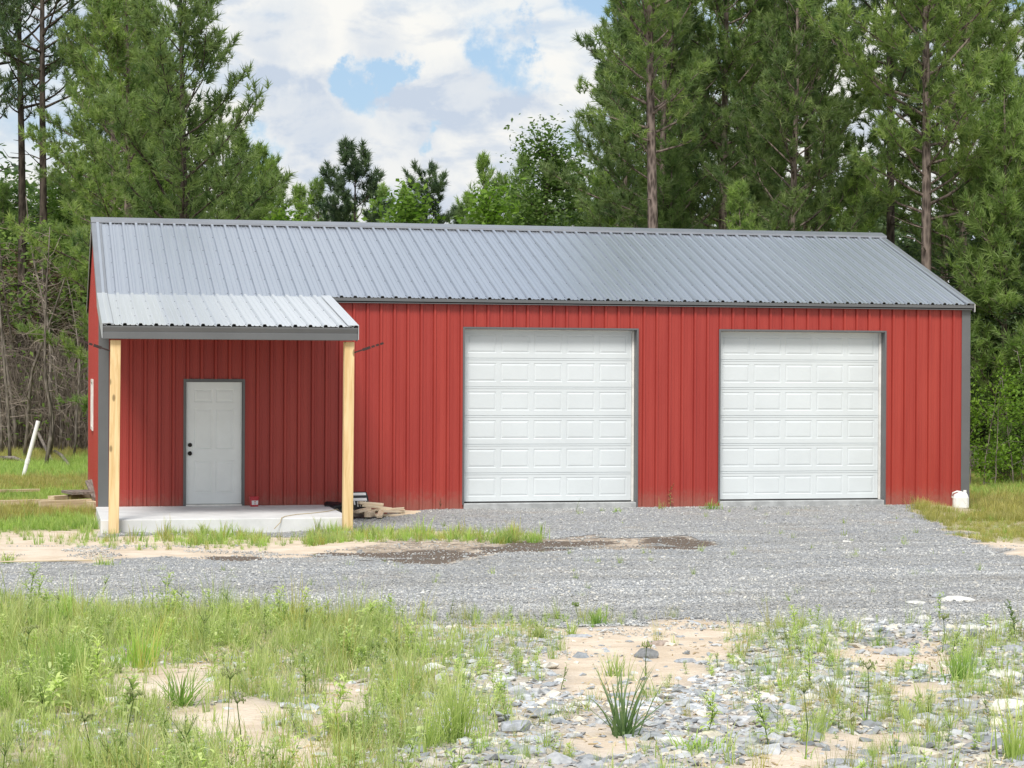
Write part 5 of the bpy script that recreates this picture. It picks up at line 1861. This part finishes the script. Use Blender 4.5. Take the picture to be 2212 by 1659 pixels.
rock(1660, 1480, 60, .25, 'rock_grey', 'bluish slab in the stony band right of the middle', 21, 1.8)
rock(1730, 1520, 70, .25, 'rock_grey', 'second bluish slab lower in the stony band', 22, 1.7)
rock(1600, 1555, 84, .22, 'rock_pale', 'pale slab between two weeds near the bottom', 23, 1.8)
rock(1450, 1606, 50, .5, 'rock_pale', 'pale rounded stone right of the large dark clump', 24, 1.3)
rock(1960, 1640, 110, .22, 'rock_grey', 'long grey slab along the bottom edge at the right', 25, 2.0)
rock(1830, 1650, 80, .22, 'rock_grey', 'grey slab beside the long one on the bottom edge', 26, 1.7)
rock(870, 1440, 60, .35, 'rock_pale', 'white stone showing through the grass, centre left', 27, 1.4)
rock(640, 1370, 56, .3, 'rock_pale', 'white stone under leaning grass left of the middle', 28, 1.4)
rock(505, 1150, 50, .30, 'rock_brown', 'flat brown stepping stone in front of the porch slab', 29, 1.7)
rock(1830, 1172, 34, .3, 'rock_pale', 'small white stone on the gravel before the right garage door', 30, 1.6)
rock(1162, 1273, 40, .12, 'rock_brown', 'flat orange brown chip lying on the drive', 31, 2.0)
rock(2190, 1410, 50, .5, 'rock_grey', 'dark grey stone on the right edge behind the white ones', 32, 1.3)

# ------------------------------------------------------------------ things lying about the barn
# red tub on the slab beside the door
bk = empty('paint_tub', (2.475, -.30, .001), label='small red plastic tub on the porch slab beside the white door', cat='tub')
mb = MB(); mb.lathe([(.062, 0), (.066, .01), (.074, .13), (.078, .131), (.078, .142)], 24); part('body', mb, M['plastic_red'], bk, smooth=False)
mb = MB(); mb.lathe([(.081, .1425), (.082, .160), (.070, .163), (.066, .158)], 24); part('lid', mb, M['plastic_red'], bk)
mb = MB()
for k in range(8):
    a0, a1 = R(232 + k * 12), R(232 + (k + 1) * 12)
    rb, rt = .0695, .0745
    mb.add([(rb * math.cos(a0), rb * math.sin(a0), .03), (rb * math.cos(a1), rb * math.sin(a1), .03), (rt * math.cos(a1), rt * math.sin(a1), .10), (rt * math.cos(a0), rt * math.sin(a0), .10)], [(0, 1, 2, 3)])
part('label', mb, M['label_white'], bk, recalc=False)
mb = MB()
for k, (z0_, z1_, w0, w1) in enumerate(((.078, .092, -.3, .15), (.060, .066, -.3, .3), (.048, .053, -.3, .2), (.038, .042, -.3, .25))):
    for j in range(5):
        a0 = R(280) + w0 + (w1 - w0) * j / 5; a1 = a0 + (w1 - w0) / 5 * .7
        mb.add([(.0752 * math.cos(a0), .0752 * math.sin(a0), z0_), (.0752 * math.cos(a1), .0752 * math.sin(a1), z0_), (.0760 * math.cos(a1), .0760 * math.sin(a1), z1_), (.0760 * math.cos(a0), .0760 * math.sin(a0), z1_)], [(0, 1, 2, 3)])
part('label_print', mb, M['plastic_red'], bk, recalc=False)

# black refuse bag and the black and white sack on it
def blobmesh(seed, sx, sy, sz, amp, mat, name):
    bm = bmesh.new(); bmesh.ops.create_icosphere(bm, subdivisions=4, radius=1)
    from mathutils import noise as mn
    for v in bm.verts:
        n_ = mn.noise(v.co * 1.6 + Vector((seed, 0, 0))) * amp + mn.noise(v.co * 4.3 + Vector((0, seed, 0))) * amp * .5
        c = v.co * (1 + n_)
        v.co = Vector((c.x * sx, c.y * sy, max(c.z * sz, -sz * .35)))
    me = bpy.data.meshes.new(name); bm.to_mesh(me); bm.free(); me.shade_smooth(); me.materials.append(mat)
    return me


gz = float(zg(3.9, -.5))
o = obj('refuse_bag', blobmesh(2, .30, .20, .16, .35, M['bag'], 'refuse_bag'), None, None, (3.84, -.42, gz + .12)); tag(o, 'crumpled black refuse bag behind the right porch post', 'bag')
sk = empty('sack', (4.19, -.34, gz + .12), R(8), 'black and white printed sack standing beside the right porch post', 'sack')
mb = MB()
vs = []
for z, w_, d_2 in ((0, .17, .09), (.12, .165, .085), (.24, .15, .06), (.31, .135, .025)):
    vs += [(-w_, -d_2, z), (w_, -d_2, z), (w_, d_2, z), (-w_, d_2, z)]
mb.add(vs, [(3, 2, 1, 0), (12, 13, 14, 15)] + [(i * 4 + k, i * 4 + (k + 1) % 4, i * 4 + 4 + (k + 1) % 4, i * 4 + 4 + k) for i in range(3) for k in range(4)])
part('body', mb, M['bag'], sk, bevel=.012)
mb = MB(); mb.add([(-.115, -.0795, .165), (.125, -.0795, .165), (.112, -.041, .295), (-.105, -.041, .295)], [(0, 1, 2, 3)])
mb.add([(-.10, -.0905, .10), (-.075, -.0905, .10), (-.085, -.080, .16), (-.105, -.080, .16)], [(0, 1, 2, 3)])
for k in range(4): mb.add([(-.045 + k * .045, -.0915, .07), (-.02 + k * .045, -.0915, .07), (-.03 + k * .045, -.0815, .155), (-.045 + k * .045, -.0815, .155)], [(0, 1, 2, 3)])
part('white_print', mb, M['label_white'], sk, recalc=False)

# scrap timber heap: every offcut is a thing
gz = float(zg(4.4, -.35))
wl = ['short pine offcut on top of the scrap heap', 'pale offcut leaning at the left end of the scrap heap', 'longest flat offcut at the bottom of the scrap heap', 'offcut lying flat at the right end of the scrap heap',
      'thick block in the front of the scrap heap', 'thin strip crossing the scrap heap', 'square ended offcut beside the sack', 'offcut half under the others in the heap', 'tilted light offcut near the top of the heap',
      'narrow offcut pointing at the drive from the heap', 'small offcut on the gravel right of the heap', 'lowest offcut at the wall behind the heap', 'broad short board in the middle of the heap', 'dark ended offcut under the sack']
spec = [(4.28, -.30, .30, .42, .05, .12, .2, .1), (4.05, -.42, .10, .45, .04, .10, -.5, .15), (4.75, -.45, .02, .95, .04, .13, .05, 0), (5.05, -.38, .03, .60, .04, .10, .12, .02),
        (4.22, -.62, .03, .26, .09, .10, 1.1, 0), (4.45, -.40, .17, .75, .025, .07, -.25, -.08), (4.12, -.55, .16, .30, .045, .10, .7, -.1), (4.55, -.28, .10, .62, .05, .10, .1, .0),
        (4.38, -.36, .22, .50, .04, .10, -.12, .12), (4.40, -.62, .08, .40, .04, .09, 1.3, -.2), (5.18, -.48, .005, .46, .03, .06, -.15, 0), (4.85, -.26, .08, .55, .04, .11, -.05, .03),
        (4.62, -.46, .12, .40, .04, .14, .35, .04), (3.98, -.50, .02, .40, .05, .12, .3, 0)]
for i, (x_, y_, z_, l_, h_, w_, rz_, ry_) in enumerate(spec):
    mb = MB(); mb.box(-h_ / 2, -w_ / 2, -l_ / 2, h_ / 2, w_ / 2, l_ / 2)
    o = part('wood_offcut', mb, M['scrap'] if i != 13 else M['old_wood'], None, (x_ + .10, y_ - .12, gz + z_ * .62 + h_ / 2 + .02), bevel=.003)
    o.rotation_euler = (0, R(90) + ry_, 0)
    o.matrix_world = Matrix.Translation(o.location) @ Matrix.Rotation(rz_, 4, 'Z') @ Matrix.Rotation(R(90) + ry_, 4, 'Y')
    tag(o, wl[i], 'wood offcut', 'scrap timber heaped against the red wall')

# white jug at the right corner
jp = at(2066, 1096)
jg = empty('jug', (14.86, -.42, float(zg(14.86, -.42)) - .005), R(-14), 'white plastic jug standing in the grass at the right corner of the barn', 'jug')
mb = MB()
vs = []
lay = ((0, .125, .085), (.015, .135, .095), (.19, .135, .095), (.245, .115, .08), (.285, .06, .05))
for z, a, b in lay:
    vs += [(-a, -b * .6, z), (-a * .7, -b, z), (a * .7, -b, z), (a, -b * .6, z), (a, b * .6, z), (a * .7, b, z), (-a * .7, b, z), (-a, b * .6, z)]
vs = [(x_ + (.03 if i_ >= 32 else 0), y_, z_) for i_, (x_, y_, z_) in enumerate(vs)]
mb.add(vs, [tuple(range(7, -1, -1)), tuple(range(32, 40))] + [(i * 8 + k, i * 8 + (k + 1) % 8, i * 8 + 8 + (k + 1) % 8, i * 8 + 8 + k) for i in range(4) for k in range(8)])
part('body', mb, M['jug'], jg, bevel=.006)
mb = MB(); mb.tube([(-.10, 0, .16), (-.155, 0, .20), (-.14, 0, .27), (-.06, 0, .300), (.03, 0, .285)], [.014] * 5, 8); part('handle', mb, M['jug'], jg, smooth=True)
mb = MB(); mb.lathe([(.030, .28), (.030, .315), (.024, .32)], 16, .075, 0); part('cap', mb, M['jug'], jg)

# white pipe standing askew in the lawn
pb = at(48, 1034)
ppm = px_per_m(pb)
mb = MB()
n_ = 24
Lp = 134 / ppm
prof_ = [(.045, 0), (.045, Lp * .28), (.052, Lp * .285), (.052, Lp * .36), (.045, Lp * .365), (.045, Lp), (.036, Lp), (.036, Lp - .15)]
mb.lathe(prof_, 16)
o = part('white_pipe', mb, M['pvc'], None, (pb.x, pb.y, pb.z - .05), smooth=False)
o.rotation_euler = (0, R(14.5), 0)
tag(o, 'white plastic pipe standing askew in the lawn left of the barn', 'pipe')


def plank(name, a, b, h_, w_, mat, label, cat='plank', roll=0.):
    a, b = Vector(a), Vector(b)
    d = b - a
    mb = MB(); mb.box(-w_ / 2, -h_ / 2, 0, w_ / 2, h_ / 2, d.length)
    o = part(name, mb, mat, None, bevel=.004)
    q = d.to_track_quat('Z', 'Y')
    o.matrix_world = Matrix.Translation(a) @ q.to_matrix().to_4x4() @ Matrix.Rotation(roll, 4, 'Z')
    return tag(o, label, cat)


def gp(x, y, dz): return (x, y, float(zg(x, y)) + dz)


def up(u, v, dz): p = at(u, v); return (p.x, p.y, p.z + dz)


plank('plank', up(-60, 1076, .12), up(84, 1070, .10), .05, .12, M['lumber'], 'pale plank lying alone in the yellow grass left of the barn')
plank('timber', up(-80, 1100, .09), up(118, 1098, .12), .09, .10, M['lumber'], 'long squared timber running from the left edge towards the barn corner', 'timber')
plank('timber', up(85, 1108, .13), up(196, 1104, .13), .15, .12, M['lumber'], 'thick pale timber end beside the grass at the porch', 'timber')
plank('timber', up(110, 1098, .18), up(200, 1092, .18), .07, .16, M['lumber'], 'flat timber lying on the thick pale one at the barn corner', 'timber')
plank('board', up(150, 1094, .27), up(174, 1098, .26), .05, .30, M['old_wood'], 'weathered grey board across the timbers, left one of two', 'board')
plank('board', up(172, 1095, .28), up(196, 1099, .27), .05, .28, M['old_wood'], 'weathered grey board across the timbers, right one of two', 'board')
plank('board', up(193, 1082, .36), up(209, 1104, .22), .06, .15, M['old_wood'], 'weathered board tilted against the barn corner', 'board', .2)
plank('timber', up(190, 1104, .12), up(211, 1107, .12), .12, .16, M['lumber'], 'short block propping the tilted board at the barn corner', 'timber')
plank('plank', up(-90, 1218, .02), up(200, 1214, .02), .015, .03, M['lumber'], 'thin pale strip of wood along the edge of the gravel at the left')
# tan cord over the slab edge
pts = [(2.62, PY + .285, .010), (2.64, PY + .32, .008), (2.70, -2.75, .006), (2.95, -2.3, .006), (3.2, -2.1, .006), (3.5, -1.7, .006), (3.72, -1.2, .005), (3.80, -.9, -.05)]
mb = MB(); mb.tube([(2.50, PY + .20, -.15), (2.60, PY + .275, -.06)] + pts, .006, 5); tag(part('cord', mb, M['cord'], None, smooth=True), 'tan cord trailing across the porch slab', 'cord')
# fallen sticks at the lawn edge
for i, (a, b, lab) in enumerate(((((118, 985), (150, 1010), 'grey fallen stick on the lawn at the foot of the thicket')), ((60, 965), (112, 1000), 'long dark fallen limb leaning in the thicket edge'), ((0, 1000), (60, 1004), 'pale fallen log at the left edge of the lawn'))):
    p, q = at(*a), at(*b)
    mb = MB(); mb.tube([p + Vector((0, 0, .12 + .8 * (i == 1))), (p + q) / 2 + Vector((0, .1, .15 + .4 * (i == 1))), q + Vector((0, 0, .05))], [.06, .05, .035], 7)
    o = part('fallen_stick', mb, M['bark_grey'], None, smooth=True); tag(o, lab, 'stick')
